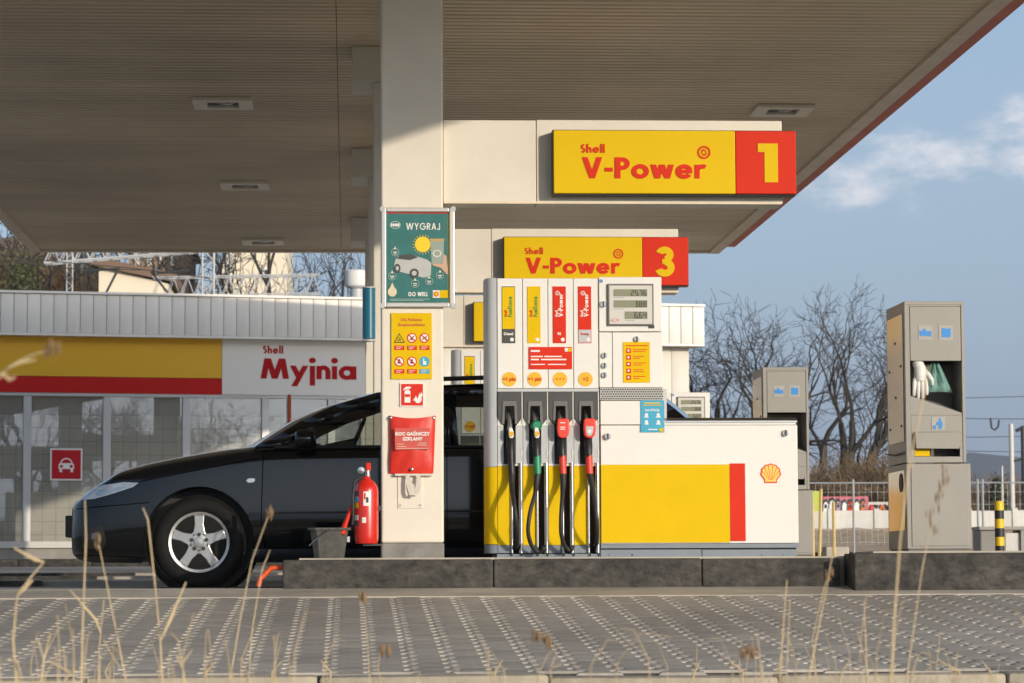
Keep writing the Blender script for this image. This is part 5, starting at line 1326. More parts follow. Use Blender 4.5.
# ------------------------------------------------------------------ car wash building behind the pumps
BA = Vector((PX(0, 45.0), 45.0)); BB = Vector((PX(705, 47.3), 47.3))
bdir = (BB-BA).normalized(); BANG = math.atan2(bdir.y, bdir.x)
wash = thing('car_wash_building', (BA.x, BA.y, 0.2), 'long low car wash building with grey parapet behind the black car', 'building', None, BANG, True)
def uf(px):                                       # distance along the facade for a pixel column
    lo, hi = -30.0, 40.0
    for _ in range(40):
        m_ = (lo+hi)/2; p = BA + bdir*m_
        if VPX + p.x*FPX/p.y < px: lo = m_
        else: hi = m_
    return (lo+hi)/2
ZL = 0.2
def bz(py): return CAMZ + (HORY-py)*45.0/FPX - ZL     # heights measured at the left end
def W(name, m, u0, u1, d0, d1, z0, z1, parent=None, **k): return pbox(name, m, parent or wash, u0, u1, d0, d1, z0, z1, **k)
PARA = mat('parapet_sheet', (0.80, 0.755, 0.69), 0.5, var=0.1, vscale=3, rand=0.05, stretch=(1, 1, 0.3))
WALLP = mat('wall_sheet', (0.62, 0.58, 0.50), 0.55, var=0.05, vscale=3)
zp0, zp1, zs0 = bz(334), bz(291), bz(391)
U1 = uf(705); UL = -9.0
W('parapet_core', CHAR, UL, U1-0.02, 0.02, 0.5, zp0+0.02, zp1-0.02)
pm = MB().box(0, 0.198, 0, 0.02, 0, zp1-zp0-0.06).mesh('cladding_panel', bevel=0.006, smooth=30); pm.materials.append(PARA)
k = 0; u = UL
while u < U1 - 0.1:
    o = bpy.data.objects.new('cladding_panel', pm); COL.objects.link(o); o.parent = wash
    o.location = (u, random.uniform(-.003, .003), zp0+0.03); o.rotation_euler = (0, 0, random.uniform(-.006, .006)); u += 0.2045
W('parapet_end', PARA, U1-0.015, U1+0.01, 0.0, 7.0, zp0+0.03, zp1-0.03)
W('coping', PARA, UL, U1+0.03, -0.04, 0.55, zp1-0.025, zp1+0.012); W('drip_edge', PARA, UL, U1+0.02, -0.02, 0.5, zp0-0.012, zp0+0.026)
W('roof', CHAR, UL, U1-0.02, 0.5, 7.0, zp1-0.5, zp1-0.4)
UW = uf(690); uy = uf(224); uw2 = uf(367)
W('sign_band_yellow', mat('band_yellow', (0.74, 0.40, 0.004), 0.5), UL, uy-0.004, 0.20, 0.4, bz(374.5), zp0-0.014)
W('sign_band_red', mat('band_red', (0.52, 0.010, 0.008), 0.6, spec=0.2), UL, uy-0.004, 0.201, 0.4, zs0, bz(375))
brd = W('sign_board', mat('board_white', (0.76, 0.72, 0.66), 0.5), uy, uw2, 0.19, 0.4, zs0, zp0-0.014)
m_ = MB(); hM = bz(357.8)-bz(378.5)
def at_u(px): return uf(px)
stroke_text(m_, 'Myjnia', at_u(262.4), bz(378.4)+0.065, hM, 0.184, t=0.215, track=0.06, xs=1.22); m_.build('lettering', DARKRED, wash)
m_ = MB(); stroke_text(m_, 'Shell', at_u(264.6), bz(352.6)+0.065, (bz(345)-bz(352))*1.12, 0.184, t=0.2, track=0.1, xs=1.05); m_.build('lettering', DARKRED, wash)
# clad wall to the right of the glazing
pw = MB().box(0, 0.30, 0, 0.02, 0, zp0-0.02-0.1).mesh('wall_panel', bevel=0.005, smooth=30); pw.materials.append(WALLP)
u = uw2 + 0.02
while u < UW - 0.1:
    o = bpy.data.objects.new('wall_panel', pw); COL.objects.link(o); o.parent = wash; o.location = (u, 0.30, 0.1); u += 0.304
W('wall_core', WALLP, uw2+0.02, UW, 0.321, 7.0, -0.2, zp0-0.012)
# glazing
FRM = mat('grey_aluminium', (0.50, 0.50, 0.49), 0.4, metal=0.3, var=0.05)
GL2 = glassmat('shop_glass', (0.93, 0.94, 0.93), 0.06, 0.15)
zg0, zg1 = bz(540), zs0 - 0.05
W('head_rail', FRM, UL, uw2, 0.22, 0.36, zg1, zs0-0.002)
W('sill_rail', mat('sill_pale', (0.55, 0.53, 0.48), 0.5), UL, uw2, 0.17, 0.36, zg0-0.1, zg0)
W('plinth_wall', mat('plinth_grey', (0.30, 0.285, 0.26), 0.8, var=0.2, bump=0.2, bscale=30), UL, uw2, 0.24, 0.4, -0.25, zg0-0.102)
ms = [uf(-206), uf(-127), uf(-48), uf(31), uf(110), uf(189), uf(268), uf(334)]
for i, mu in enumerate(ms):
    W('mullion', FRM, mu-0.06, mu+0.06, 0.23, 0.34, zg0+0.001, zg1-0.001, bevel=0.006)
ends = ms + [uw2]
for a, b in zip(ends, ends[1:]):
    W('window_pane', GL2, a+0.061, b-0.061, 0.28, 0.29, zg0+0.001, zg1-0.001)
W('end_jamb', WALLP, uw2-0.06, uw2+0.018, 0.22, 0.36, zg0+0.001, zg1-0.001)
# tiled room behind the glass
TILE = mat('wall_tile', (0.60, 0.58, 0.53), 0.25, var=0.06, vscale=3, rand=0.04)
GROUT = mat('tile_grout', (0.20, 0.19, 0.17), 0.9)
W('room_wall', GROUT, UL, uw2, 0.80, 0.9, -0.1, zg1+0.4)
tme = MB().box(0.004, 0.206, -0.006, 0, 0.004, 0.206).mesh('tile'); tme.materials.append(TILE)
u0 = uf(-4); nT = 0
for i in range(28):
    for j in range(10):
        o = bpy.data.objects.new('tile', tme); COL.objects.link(o); o.parent = wash
        o.location = (u0 + i*0.21, 0.799, zg0 - 0.1 + j*0.21); nT += 1
W('room_wall_upper', mat('room_paint', (0.45, 0.44, 0.41), 0.8), UL, uw2, 0.75, 0.794, zg0-0.1+10*0.21+0.004, zg1+0.4)
W('room_floor', CONC, UL, uw2, 0.41, 0.79, zg0-0.3, zg0-0.13)
# red square sign on the glass
cs = thing('car_wash_sign', tuple((BA + bdir*uf(70)).to_3d() + Vector((-bdir.y, bdir.x, 0))*0.25 + Vector((0, 0, ZL+bz(479)))), 'square red sign with white car pictogram on the glazing', 'sign', None, BANG, True)
uc = (uf(86)-uf(54))/2
def CS(name, m, fn): 
    q = MB(); fn(q); return q.build(name, m, cs)
CS('plate', LABELW, lambda q: q.box(-uc, uc, 0.0, 0.012, 0, 2*uc)); CS('field', mat('sign_red', (0.50, 0.012, 0.017), 0.6, spec=0.2), lambda q: q.box(-uc+.025, uc-.025, -0.004, 0.004, .025, 2*uc-.025))
CS('car_pictogram', LABELW, lambda q: [q.ring(0, uc*1.0, uc*.33, uc*.40, -0.007, 0, 0.15, math.pi-0.15, 14), q.prism([(-.48*uc, .72*uc), (.48*uc, .72*uc), (.48*uc, 1.0*uc), (.36*uc, 1.08*uc), (-.36*uc, 1.08*uc), (-.48*uc, 1.0*uc)], -0.0074, 0), q.box(-.42*uc, -.26*uc, -0.007, 0, .52*uc, .74*uc), q.box(.26*uc, .42*uc, -0.007, 0, .52*uc, .74*uc)])
CS('pictogram_lamp', mat('sign_red', (0.5, 0.02, 0.03)), lambda q: [q.disc(-.30*uc, .88*uc, .1*uc, -0.009, -0.005, 12), q.disc(.30*uc, .88*uc, .1*uc, -0.009, -0.005, 12)])
# roof vent
vp = BA + bdir*uf(357); vy = vp.y+0.9
vent = thing('roof_vent', (PX(357, vy), vy, ZL+zp1-0.4), 'round white ventilator on the car wash roof left of the column', 'ventilator')
vx = PX(357, vy); vz0, vz1 = PZ(293, vy), PZ(270.5, vy)
MB().lathe([(0.11, ZL+zp1-0.4), (0.11, vz0+0.06)], (vx, vy, 0), 'z', 20).build('pipe', PALEGREY, vent, smooth=40)
MB().lathe([(0.10, vz0+0.06), (0.19, vz0+0.1), (0.2, vz0+0.12), (0.2, vz1-0.02), (0.17, vz1), (0, vz1+0.005)], (vx, vy, 0), 'z', 24).build('hood', WHITE, vent, smooth=40)
# thin marker pole in front of the wash
mp = thing('marker_pole', (PX(288.6, 38), 38, 0.16), 'thin orange and white pole in front of the car wash windows', 'pole')
MB().tube([(PX(289.6, 38), 38, 0.16), (PX(289.6, 38), 38, PZ(394.5, 38))], 0.022, 8).build('orange_tube', mat('orange_paint', (0.7, 0.09, 0.015)), mp, smooth=50)
MB().tube([(PX(287.4, 38), 38.03, 0.16), (PX(287.4, 38), 38.03, PZ(397, 38))], 0.014, 8).build('white_tube', WHITE, mp, smooth=50)

# ------------------------------------------------------------------ bare trees
BARK = mat('grey_brown_bark', (0.062, 0.051, 0.04), 0.9, var=0.35, vscale=6, bump=0.5, bscale=30)
TWIG = mat('twig_bark', (0.048, 0.039, 0.031), 0.9, var=0.2, vscale=3)
def tree_mesh(seed, h, spread=1.0, lev=6, fork=0.22, droop=0.0, tr=0.03, kids=3, multi=1):
    rnd = random.Random(seed); big, fine = MB(), MB()
    def grow(p, d, L, r, lv):
        n = 4 if lv < 2 else 3
        pts = [p.copy()]; rs = [r]; dd = d.copy()
        for k in range(n):
            w = 0.10 + 0.07*lv
            dd = (dd + Vector((rnd.uniform(-w, w), rnd.uniform(-w, w), rnd.uniform(-w, w)*0.6 + 0.05 - droop*lv*0.02))).normalized()
            pts.append(pts[-1] + dd*(L/n)); rs.append(r*(1 - 0.42*(k+1)/n))
        (big if lv < 2 else fine).tube(pts, rs, 7 if lv < 2 else (4 if lv < 4 else 3), caps=False)
        if lv >= lev: return
        m = kids + (1 if lv in (2, 5) else 0)
        for k in range(m):
            t = rnd.uniform(0.35, 1.0) if k else 1.0
            i = min(int(t*n), n-1); f = t*n - i; q = pts[i].lerp(pts[i+1], f)
            ang = rnd.uniform(0.3, 0.85)*spread*(0.55 if k == 0 else 1.0); az = rnd.uniform(0, 2*math.pi)
            a = dd.orthogonal().normalized(); b = dd.cross(a)
            nd = (dd*math.cos(ang) + (a*math.cos(az) + b*math.sin(az))*math.sin(ang)).normalized()
            rr = max(0.008, rs[min(i+1, n)]*rnd.uniform(0.58, 0.85) if k else rs[-1]*0.95)
            grow(q, nd, L*rnd.uniform(0.66, 0.88), rr, lv+1)
    for s_ in range(multi):
        d0 = Vector((rnd.uniform(-.1, .1) + (s_-(multi-1)/2)*0.35, rnd.uniform(-.1, .1), 1)).normalized()
        grow(Vector((s_*0.25, 0, -0.2)), d0, h*fork, h*tr, 0)
    return big, fine
TREES = []
for sd, sp, lev, fk, kids, mul in ((11, 0.85, 7, 0.24, 2, 1), (23, 1.0, 7, 0.22, 2, 2), (37, 0.75, 7, 0.24, 2, 1), (5, 1.1, 7, 0.21, 2, 2)):
    b_, f_ = tree_mesh(sd, 9.0, sp, lev, fk, 0.15, 0.032, kids, mul)
    tm = b_.mesh('trunk', smooth=60); tm.materials.append(BARK); cm = f_.mesh('crown'); cm.materials.append(TWIG)
    TREES.append((tm, cm, sorted(v[2] for v in f_.v)[int(len(f_.v)*0.985)])); print('TREE', len(f_.f), TREES[-1][2], max(abs(v[0]) for v in f_.v))
def plant_tree(kind, px, topy, Y, label, grp, rz=None, zb=None, sx=1.0, name='bare_tree'):
    tm, cm, hh = TREES[kind]
    x = PX(px, Y); z0 = zb if zb is not None else ground_h(x, Y) - 0.1
    zt = PZ(topy, Y, px); s_ = (zt - z0)/hh
    o = bpy.data.objects.new(name, None); COL.objects.link(o); o.location = (x, Y, z0); o.rotation_euler = (0, 0, rz if rz is not None else random.uniform(0, 6.28)); o.scale = (s_*sx, s_*sx, s_)
    tag(o, label, 'tree', grp); ORG[o.name] = Vector((0, 0, 0))
    for nm, me in (('trunk', tm), ('crown', cm)):
        c = bpy.data.objects.new(nm, me); COL.objects.link(c); c.parent = o
    return o
GR = 'bare winter trees beyond the fence'
plant_tree(0, 842, 293, 92, 'tallest bare tree in the middle of the row beside the nearer cabinet', GR, 0.6, sx=1.0)
plant_tree(1, 862, 298, 98, 'bare forked tree close to the left of the nearer grey cabinet', GR, 2.2, sx=0.8)
plant_tree(2, 793, 303, 97, 'bare tree rising directly behind the farther grey cabinet', GR, 4.0, sx=1.15)
plant_tree(3, 757, 318, 104, 'bare spreading tree left of the farther grey cabinet', GR, 1.3, sx=1.1)
plant_tree(1, 722, 345, 108, 'smaller bare tree at the left end of the row by the display', GR, 5.0, sx=1.2)
plant_tree(2, 822, 330, 118, 'thin bare tree in the back of the row', GR, 2.9, sx=1.2)
GL_ = 'bare trees behind the car wash'
plant_tree(2, 15, 150, 84, 'tall bare tree at the far left edge above the car wash roof', GL_, 0.4, 0.3, 0.8)
plant_tree(3, 255, 150, 84, 'thick bare tree in front of the tall pale building', GL_, 2.0, 0.3, 0.55)
plant_tree(1, 318, 205, 92, 'leaning bare tree near the round roof vent', GL_, 4.4, 0.3, 0.6)
plant_tree(0, 80, 178, 88, 'bare tree rising behind the slender white mast', GL_, 1.2, 0.3, 0.6)
plant_tree(1, 52, 190, 96, 'bushy bare tree at the left corner of the canopy', GL_, 3.1, 0.3, 1.1)
GW = 'trees across the road that the car wash glazing mirrors'
for i, (x, y, h) in enumerate(((20, -66, 9), (24.5, -74, 11), (28, -68, 10), (31.5, -76, 12), (35, -70, 9.5), (38, -78, 11.5), (42, -72, 10), (46, -77, 11), (51, -70, 10), (-6, -80, 9), (-13, -76, 10), (3, -84, 10), (11, -80, 9))):
    o = plant_tree(i % 4, 500, 200, 50, 'bare tree across the road, mirrored in the car wash glazing', GW, zb=-0.4)
    o.location = (x, y, -0.5); s_ = h/TREES[i % 4][2]; o.scale = (s_*1.2, s_*1.2, s_)
ORD = ['first', 'second', 'third', 'fourth', 'fifth', 'sixth', 'seventh', 'eighth', 'ninth', 'tenth', 'eleventh', 'twelfth']
# undergrowth: bushes of twigs, each its own object
SHRUB = []
for sd in (3, 9, 14):
    b_, f_ = tree_mesh(sd, 3.0, 1.1, 4, 0.30, 0.0, 0.012, 4, 5)
    b_.add(f_.v, f_.f); me = b_.mesh('twigs'); me.materials.append(mat('shrub_twigs', (0.20, 0.135, 0.075), 0.95, var=0.3, vscale=2)); SHRUB.append((me, max(v[2] for v in b_.v)))
def shrub(k, px, topy, Y, label, grp, zb=None, sx=1.4):
    me, hh = SHRUB[k % 3]; x = PX(px, Y); z0 = zb if zb is not None else ground_h(x, Y)-0.1; s_ = (PZ(topy, Y, px)-z0)/hh
    o = bpy.data.objects.new('bare_shrub', me); COL.objects.link(o); o.location = (x, Y, z0); o.scale = (s_*sx, s_*sx, s_); o.rotation_euler = (0, 0, random.uniform(0, 6.28))
    return tag(o, label, 'shrub', grp)
GS = 'tangled bare shrubs below the trees beyond the fence'
for i, px in enumerate((700, 722, 742, 806, 822, 838, 852, 866, 880, 893)):
    shrub(i, px, 446 + (i*17) % 34, 84 + (i*7) % 12, 'tangled bare shrub under the trees, %s from the left beyond the fence' % ORD[i], GS)
GS2 = 'brown shrubs on the bank behind the car wash'
for i in range(9):
    shrub(i, 4 + i*10.5, 236 + (i*13) % 30, 100 + (i*5) % 11, 'brown bare shrub above the car wash roof, %s from the left edge' % ORD[i], GS2, PZ(310, 100), 0.9)
GS3 = 'hazy brown thickets at the far right below the poles'
for i, px in enumerate((978, 990, 1003, 1016)):
    shrub(i, px, 462 + (i*11) % 26, 140, 'brown thicket right of the nearer cabinet, %s from the left below the poles' % ORD[i], GS3)
eg = MB(); rnd = random.Random(4)
cx0, cz0 = PX(996, 95), PZ(500, 95, 996)
for k_ in range(900):
    a = rnd.uniform(0, 6.28); zz = rnd.random(); r_ = 0.6*(1-zz*.8)*math.sqrt(rnd.random())*(0.7+0.5*rnd.random())
    p = Vector((cx0 + r_*math.cos(a), 95 + r_*math.sin(a), cz0 - 0.6 + zz*1.3)); t_ = Vector((rnd.uniform(-1, 1), rnd.uniform(-1, 1), rnd.uniform(-.4, .8)))*0.11; w_ = Vector((rnd.uniform(-1, 1), rnd.uniform(-1, 1), rnd.uniform(-1, 1)))*0.05
    eg.add([p-t_, p+w_, p+t_, p-w_], [(0,1,2,3)])
ev = thing('evergreen_bush', (cx0, 95, cz0-1.2), 'small dark evergreen bush behind the striped bollard', 'bush')
eg.build('crown', mat('evergreen', (0.09, 0.10, 0.05), 0.8, var=0.3), ev); MB().tube([(cx0, 95, cz0-1.2), (cx0, 95, cz0+0.2)], 0.06, 6).build('trunk', BARK, ev)
# green climber at the far left tree
iv = MB()
for k_ in range(1400):
    zz = rnd.random(); a = rnd.uniform(0, 6.28); r_ = (0.5+0.5*rnd.random())*1.0
    p = Vector((PX(16 + rnd.uniform(-12, 22), 86) + 0.2*r_*math.cos(a), 86 + r_*math.sin(a), PZ(306 - 62*zz*rnd.uniform(.5, 1), 86))); t_ = Vector((rnd.uniform(-1, 1), rnd.uniform(-1, 1), rnd.uniform(-1, .4)))*0.07; w_ = Vector((rnd.uniform(-1, 1), rnd.uniform(-1, 1), rnd.uniform(-1, 1)))*0.04
    iv.add([p-t_, p+w_, p+t_, p-w_], [(0,1,2,3)])
tag(iv.build('ivy', mat('ivy_green', (0.10, 0.105, 0.04), 0.7, var=0.4, vscale=2), None), 'dull green ivy over the trees at the far left', 'ivy', None, 'stuff')

# bank behind the car wash and distant hill
bk_ = MB(); nx_ = 40
for j, (yy, zz) in enumerate(((104, 0.3), (112, PZ(288, 112)), (126, PZ(262, 126)), (150, PZ(258, 150)), (220, 8))):
    for i in range(nx_+1):
        x = -70 + i*(62.0)/nx_
        fade = min(1, max(0, (-9.8 - x)/2.5))
        bk_.v.append((x, yy, 0.1 + zz*fade*(1 + 0.12*mnoise.noise(Vector((x*.2, j, 0))))))
bk_.f = [(j*(nx_+1)+i, j*(nx_+1)+i+1, (j+1)*(nx_+1)+i+1, (j+1)*(nx_+1)+i) for j in range(4) for i in range(nx_)]
tag(bk_.build('bank', mat('leaf_litter_bank', (0.18, 0.125, 0.075), 0.95, var=0.5, vscale=0.8, bump=1.0, bscale=4), None), kind='structure')
hl_ = MB()
for i in range(81):
    x = -1500 + i*50; zt = 30 + 24*mnoise.noise(Vector((x*0.0021, 3.3, 0))) + 10*mnoise.noise(Vector((x*0.008, 1, 0))) + 6*mnoise.noise(Vector((x*0.03, 1, 0)))
    zt = max(30, zt + 28) if x > 310 else max(4, 12 + 0.3*zt)
    hl_.v += [(x, 1500, -2), (x, 1620, zt), (x, 1900, zt*0.8), (x, 2600, -2)]
hl_.f = [(4*i+k_, 4*i+4+k_, 4*i+5+k_, 4*i+1+k_) for i in range(80) for k_ in range(3)]
tag(hl_.build('hills', mat('wooded_hill', (0.13, 0.135, 0.15), 0.95, var=0.3, vscale=0.02), None, smooth=60), kind='structure')

# ------------------------------------------------------------------ railway masts and truss behind the car wash
WSTEEL = mat('white_lattice_steel', (0.52, 0.52, 0.52), 0.45)
def lattice_mast(name, label, px0, px1, Y, zt, zb=0.3, dbl=True):
    x0, x1 = PX(px0, Y), PX(px1, Y); t = thing(name, ((x0+x1)/2, Y, zb), label, 'mast', 'white railway masts behind the car wash'); w = x1-x0
    r = w*0.085
    for x in (x0, x1):
        for y in (Y, Y+w): MB().tube([(x, y, zb), (x, y, zt)], r, 4).build('leg', WSTEEL, t)
    m_ = MB(); z = zb; k = 0; st = w*0.95
    while z + st < zt:
        a, b = (x0, x1) if k % 2 else (x1, x0)
        m_.tube([(a, Y, z), (b, Y, z+st)], r*.7, 4); m_.tube([(x0, Y if k % 2 else Y+w, z), (x0, Y+w if k % 2 else Y, z+st)], r*.6, 4); z += st; k += 1
    m_.build('lacing', WSTEEL, t); return t
YM = 66.0
lattice_mast('lattice_mast', 'wide white lattice mast with zigzag bracing near the tall building', 201.5, 213, YM, PZ(225, YM))
lattice_mast('lattice_mast', 'slender white lattice mast near the canopy left corner', 65.5, 71.2, YM, PZ(232, YM))
def truss(name, label, pa, pb, hpx, Y, npan, ph=0.026):
    A0, A1 = P(pa[0], pa[1], Y), P(pb[0], pb[1], Y); h = hpx*Y/FPX
    t = thing(name, ((A0.x+A1.x)/2, Y, min(A0.z, A1.z)), label, 'truss', 'white railway trusses behind the car wash'); up = Vector((0, 0, h)); bk2 = Vector((0, h, 0))
    for o_ in (Vector(), up, bk2, up+bk2): MB().tube([A0+o_, A1+o_], ph, 5).build('chord', WSTEEL, t)
    m_ = MB()
    for i in range(npan):
        a = A0.lerp(A1, i/npan); b = A0.lerp(A1, (i+1)/npan); c_ = (a+b)/2
        m_.tube([a, c_+up], ph*.7, 4); m_.tube([c_+up, b], ph*.7, 4); m_.tube([a+bk2, c_+up+bk2], ph*.5, 4); m_.tube([a+up, b+up+bk2], ph*.5, 4)
    m_.build('lacing', WSTEEL, t); return t
truss('lattice_truss', 'upper white lattice truss between the two masts above the car wash', (44, 263), (196, 251), 17, YM+0.6, 10)
truss('lattice_truss', 'lower white lattice truss just above the car wash roof', (152, 296), (320, 293), 19, YM+1.6, 12, 0.017)
# catenary wires and brackets
def wire(label, pts, Y, r=0.012, cat='wire', grp='overhead railway wires', name='overhead_wire', m=None):
    q = MB(); q.tube([P(a, b, Y) for a, b in pts], r, 4); return tag(q.build(name, m or CHAR, None), label, cat, grp)
wire('overhead wire sagging across the upper left above the roof', [(-20, 252), (60, 262), (130, 268), (210, 278)], YM-1, 0.01)
wire('overhead wire running left below the upper truss', [(-20, 258), (60, 268), (140, 270)], YM-1, 0.01)
for k_, (a, b, c_) in enumerate(((78, 271.5, 120), (152, 273.5, 190))):
    br = thing('catenary_bracket', P(a, b, YM-0.5), 'dark sloping catenary bracket arm %s' % ('right of the slender mast' if k_ == 0 else 'left of the wide mast'), 'bracket', 'catenary brackets behind the car wash')
    MB().tube([P(a, b, YM-0.5), P(c_, b-3, YM-0.5)], 0.03, 6).build('arm', CHAR, br)
    MB().tube([P(c_-2 if k_ == 0 else a-1, b-2, YM-0.5), P(c_-14 if k_ == 0 else a+16, 293, YM-0.5)], 0.03, 6).build('stay', CHAR, br)
    MB().lathe([(0.05, 0), (0.07, 0.1), (0.05, 0.2)], P(a+3, b+2, YM-0.5), 'z', 8).build('insulator', CHAR, br)

# ------------------------------------------------------------------ far buildings on the left
SUNW = mat('cream_render', (0.80, 0.70, 0.54), 0.85, var=0.08, vscale=0.6)
DKW = mat('dark_window', (0.06, 0.06, 0.065), 0.2)
YT = 120.0
def far_building(label, x0p, x1p, topp, Y, wallm, wins, roofm, slope=0.0, depth=10):
    x0, x1 = PX(x0p, Y), PX(x1p, Y); zt = PZ(topp, Y)
    t = thing('far_building', ((x0+x1)/2, Y+depth/2, 0.2), label, 'building')
    MB().prism([(x0, 0.2), (x1, 0.2), (x1, zt - slope), (x0, zt)], Y, Y+depth).build('wall', wallm, t)
    MB().prism([(x0-.2, zt+.02), (x1+.2, zt+.02-slope), (x1+.2, zt+.25-slope), (x0-.2, zt+.25)], Y-.2, Y+depth+.2).build('roof', roofm, t)
    for (a, b, c_, d) in wins:
        w = MB().box(PX(a, Y), PX(b, Y), Y-0.06, Y+0.05, PZ(d, Y), PZ(c_, Y)).build('window', LABELW, t)
        MB().box(PX(a, Y)+.1, PX(b, Y)-.1, Y-0.09, Y-0.03, PZ(d, Y)+.1, PZ(c_, Y)-.1).build('pane', DKW, w)
    return t
far_building('tall cream building behind the thick bare tree', 222, 288, 190, YT, SUNW, [(226, 232, 200, 230), (240, 247, 200, 215), (262, 270, 200, 215), (240, 247, 232, 247), (262, 270, 232, 247), (226, 232, 236, 290), (262, 270, 268, 283)], CHAR)
far_building('low sunlit cream building with sloping roof above the car wash', 98, 168, 267, 76.0, SUNW, [], mat('roof_brown', (0.2, 0.13, 0.09), 0.9), 0.45, 4)
far_building('brown brick block behind the low sunlit building', 128, 188, 250, YT+4, mat('brown_brick', (0.26, 0.18, 0.125), 0.9, var=0.15, vscale=1), [(134, 139, 257, 266), (146, 151, 257, 266), (158, 163, 257, 266), (170, 175, 257, 266)], mat('roof_brown', (0.2, 0.13, 0.09)), 0.0, 6)

# ------------------------------------------------------------------ beyond the forecourt on the right
# white concrete fence of separate panels and posts
FW = mat('whitewashed_concrete', (0.62, 0.60, 0.55), 0.85, var=0.15, vscale=1.5, bump=0.1, bscale=20)
YF = 60.0
fx0, fx1 = PX(690, YF), PX(1150, YF); zf0, zf1 = PZ(530, YF, 850)-0.0, PZ(511, YF, 850)
fence = thing('concrete_fence', ((fx0+fx1)/2, YF, zf0-0.2), 'long low white concrete panel fence beyond the forecourt', 'fence')
npan = 10; wpan = (fx1-fx0)/npan
for i in range(npan):
    a = fx0 + i*wpan
    zl = zf0 if PX(940, YF) > a else zf0-0.6
    pbox('fence_panel', FW, fence, a+0.06, a+wpan-0.06, YF, YF+0.06, zf0-0.9, zf1+random.uniform(-.01, .01))
    pbox('fence_post', FW, fence, a-0.055, a+0.055, YF-0.03, YF+0.09, zf0-0.9, zf1+0.05)
gwl = thing('graffiti_wall', (PX(850, 63), 63, ground_h(8, 63)), 'low wall covered in pink red and white graffiti behind the white fence', 'wall')
GP = mat('graffiti_pink', (0.60, 0.16, 0.20), 0.8, var=0.25, vscale=1.6)
pbox('wall_body', GP, gwl, PX(822, 63), PX(867, 63), 63, 63.15, 0.6, PZ(496.5, 63, 845))
pbox('wall_body', FW, gwl, PX(867, 63)+.002, PX(900, 63), 63.001, 63.15, 0.6, PZ(502, 63, 875))
pbox('wall_body', mat('graffiti_lime', (0.5, 0.55, 0.08), 0.8), gwl, PX(811, 63), PX(820, 63), 63.001, 63.15, 0.6, PZ(491, 63, 815))
rg = random.Random(12)
def gpt(a, b, k_=0): return (PX(a, 62.95), PZ(b, 62.95, 850))
for k_ in range(7):                                   # fat rounded letters, white with black outline
    a = 824.5 + k_*6.2; w_ = 2.7 + rg.uniform(-.4, .5); top = 499.5 + rg.uniform(-1.2, 1.6)
    base_ = [(-w_, 514), (-w_*1.05, top+5), (-w_*.6, top+1), (w_*.3, top), (w_, top+3), (w_*.9, top+7), (w_*1.15, 514)]
    mm = (LABELW, LABELW, mat('spray_lilac', (0.45, 0.30, 0.40), 0.8), LABELW, SIGNR, LABELW, ORNG)[k_]
    q = MB(); q.prism([gpt(a+dx*1.22, (b-514)*1.08+514-0.4) for dx, b in base_], 62.975-.002*k_, 62.996); q.build('spray_mark', INK, gwl)
    q = MB(); q.prism([gpt(a+dx*.82, (b-514)*.86+513.6) for dx, b in base_], 62.972-.002*k_, 62.99); q.build('spray_mark', mm, gwl)
    if k_ % 2 == 0:
        q = MB(); q.disc(*gpt(a, top+6), 0.03, 62.955, 62.98, 8, 0.05); q.build('spray_mark', INK, gwl)
for k_ in range(5):
    a = 870 + k_*5; q = MB(); q.tube([P(a, 511, 62.98), P(a+rg.uniform(1, 3), 506, 62.98), P(a+rg.uniform(-1, 2), 504.5, 62.98), P(a+rg.uniform(2, 5), 510, 62.98)], 0.03, 5); q.build('spray_mark', (SIGNR, INK, ORNG, INK, SIGNR)[k_], gwl)
# stony bank below the white fence
sb = MB(); N_ = 40
for j, (yy, py) in enumerate(((52, 552), (56, 546), (58.5, 536), (59.8, 528.6))):
    for i in range(N_+1):
        x = PX(660, 56) + i*(PX(1140, 56)-PX(660, 56))/N_; sb.v.append((x, yy, PZ(py, yy, 850) + 0.04*mnoise.noise(Vector((x*3, yy*2, 0)))))
sb.f = [(j*(N_+1)+i, j*(N_+1)+i+1, (j+1)*(N_+1)+i+1, (j+1)*(N_+1)+i) for j in range(3) for i in range(N_)]
tag(sb.build('stony_bank', mat('stony_bank', (0.56, 0.39, 0.235), 0.95, var=0.45, vscale=9, bump=1.0, bscale=14, var2=(0.22, 0.155, 0.085)), None, smooth=60), kind='structure')
# wire mesh fence with galvanised rail
YW = 46.0
wf = thing('wire_mesh_fence', (PX(900, YW), YW, 0.2), 'galvanised wire mesh fence with top rail beyond the forecourt', 'fence')
GALV = mat('galvanised', (0.45, 0.46, 0.46), 0.45, metal=0.5)
zr = PZ(483, YW, 850); xa, xb = PX(690, YW), PX(1120, YW)
MB().tube([(xa, YW, zr), (xb, YW, zr)], 0.014, 6).build('top_rail', GALV, wf)
for px in (735, 794, 852, 976, 981, 1040): MB().tube([(PX(px, YW), YW, 0.2), (PX(px, YW), YW, zr+0.06)], 0.019, 6).build('post', GALV, wf)
m_ = MB(); x = xa
while x < xb: m_.box(x, x+0.003, YW-0.002, YW+0.002, 0.5, zr); x += 0.1
z = 0.55
while z < zr: m_.box(xa, xb, YW-0.0045, YW-0.0025, z, z+0.003); z += 0.2
tag(m_.build('mesh', GALV, wf), kind='stuff')
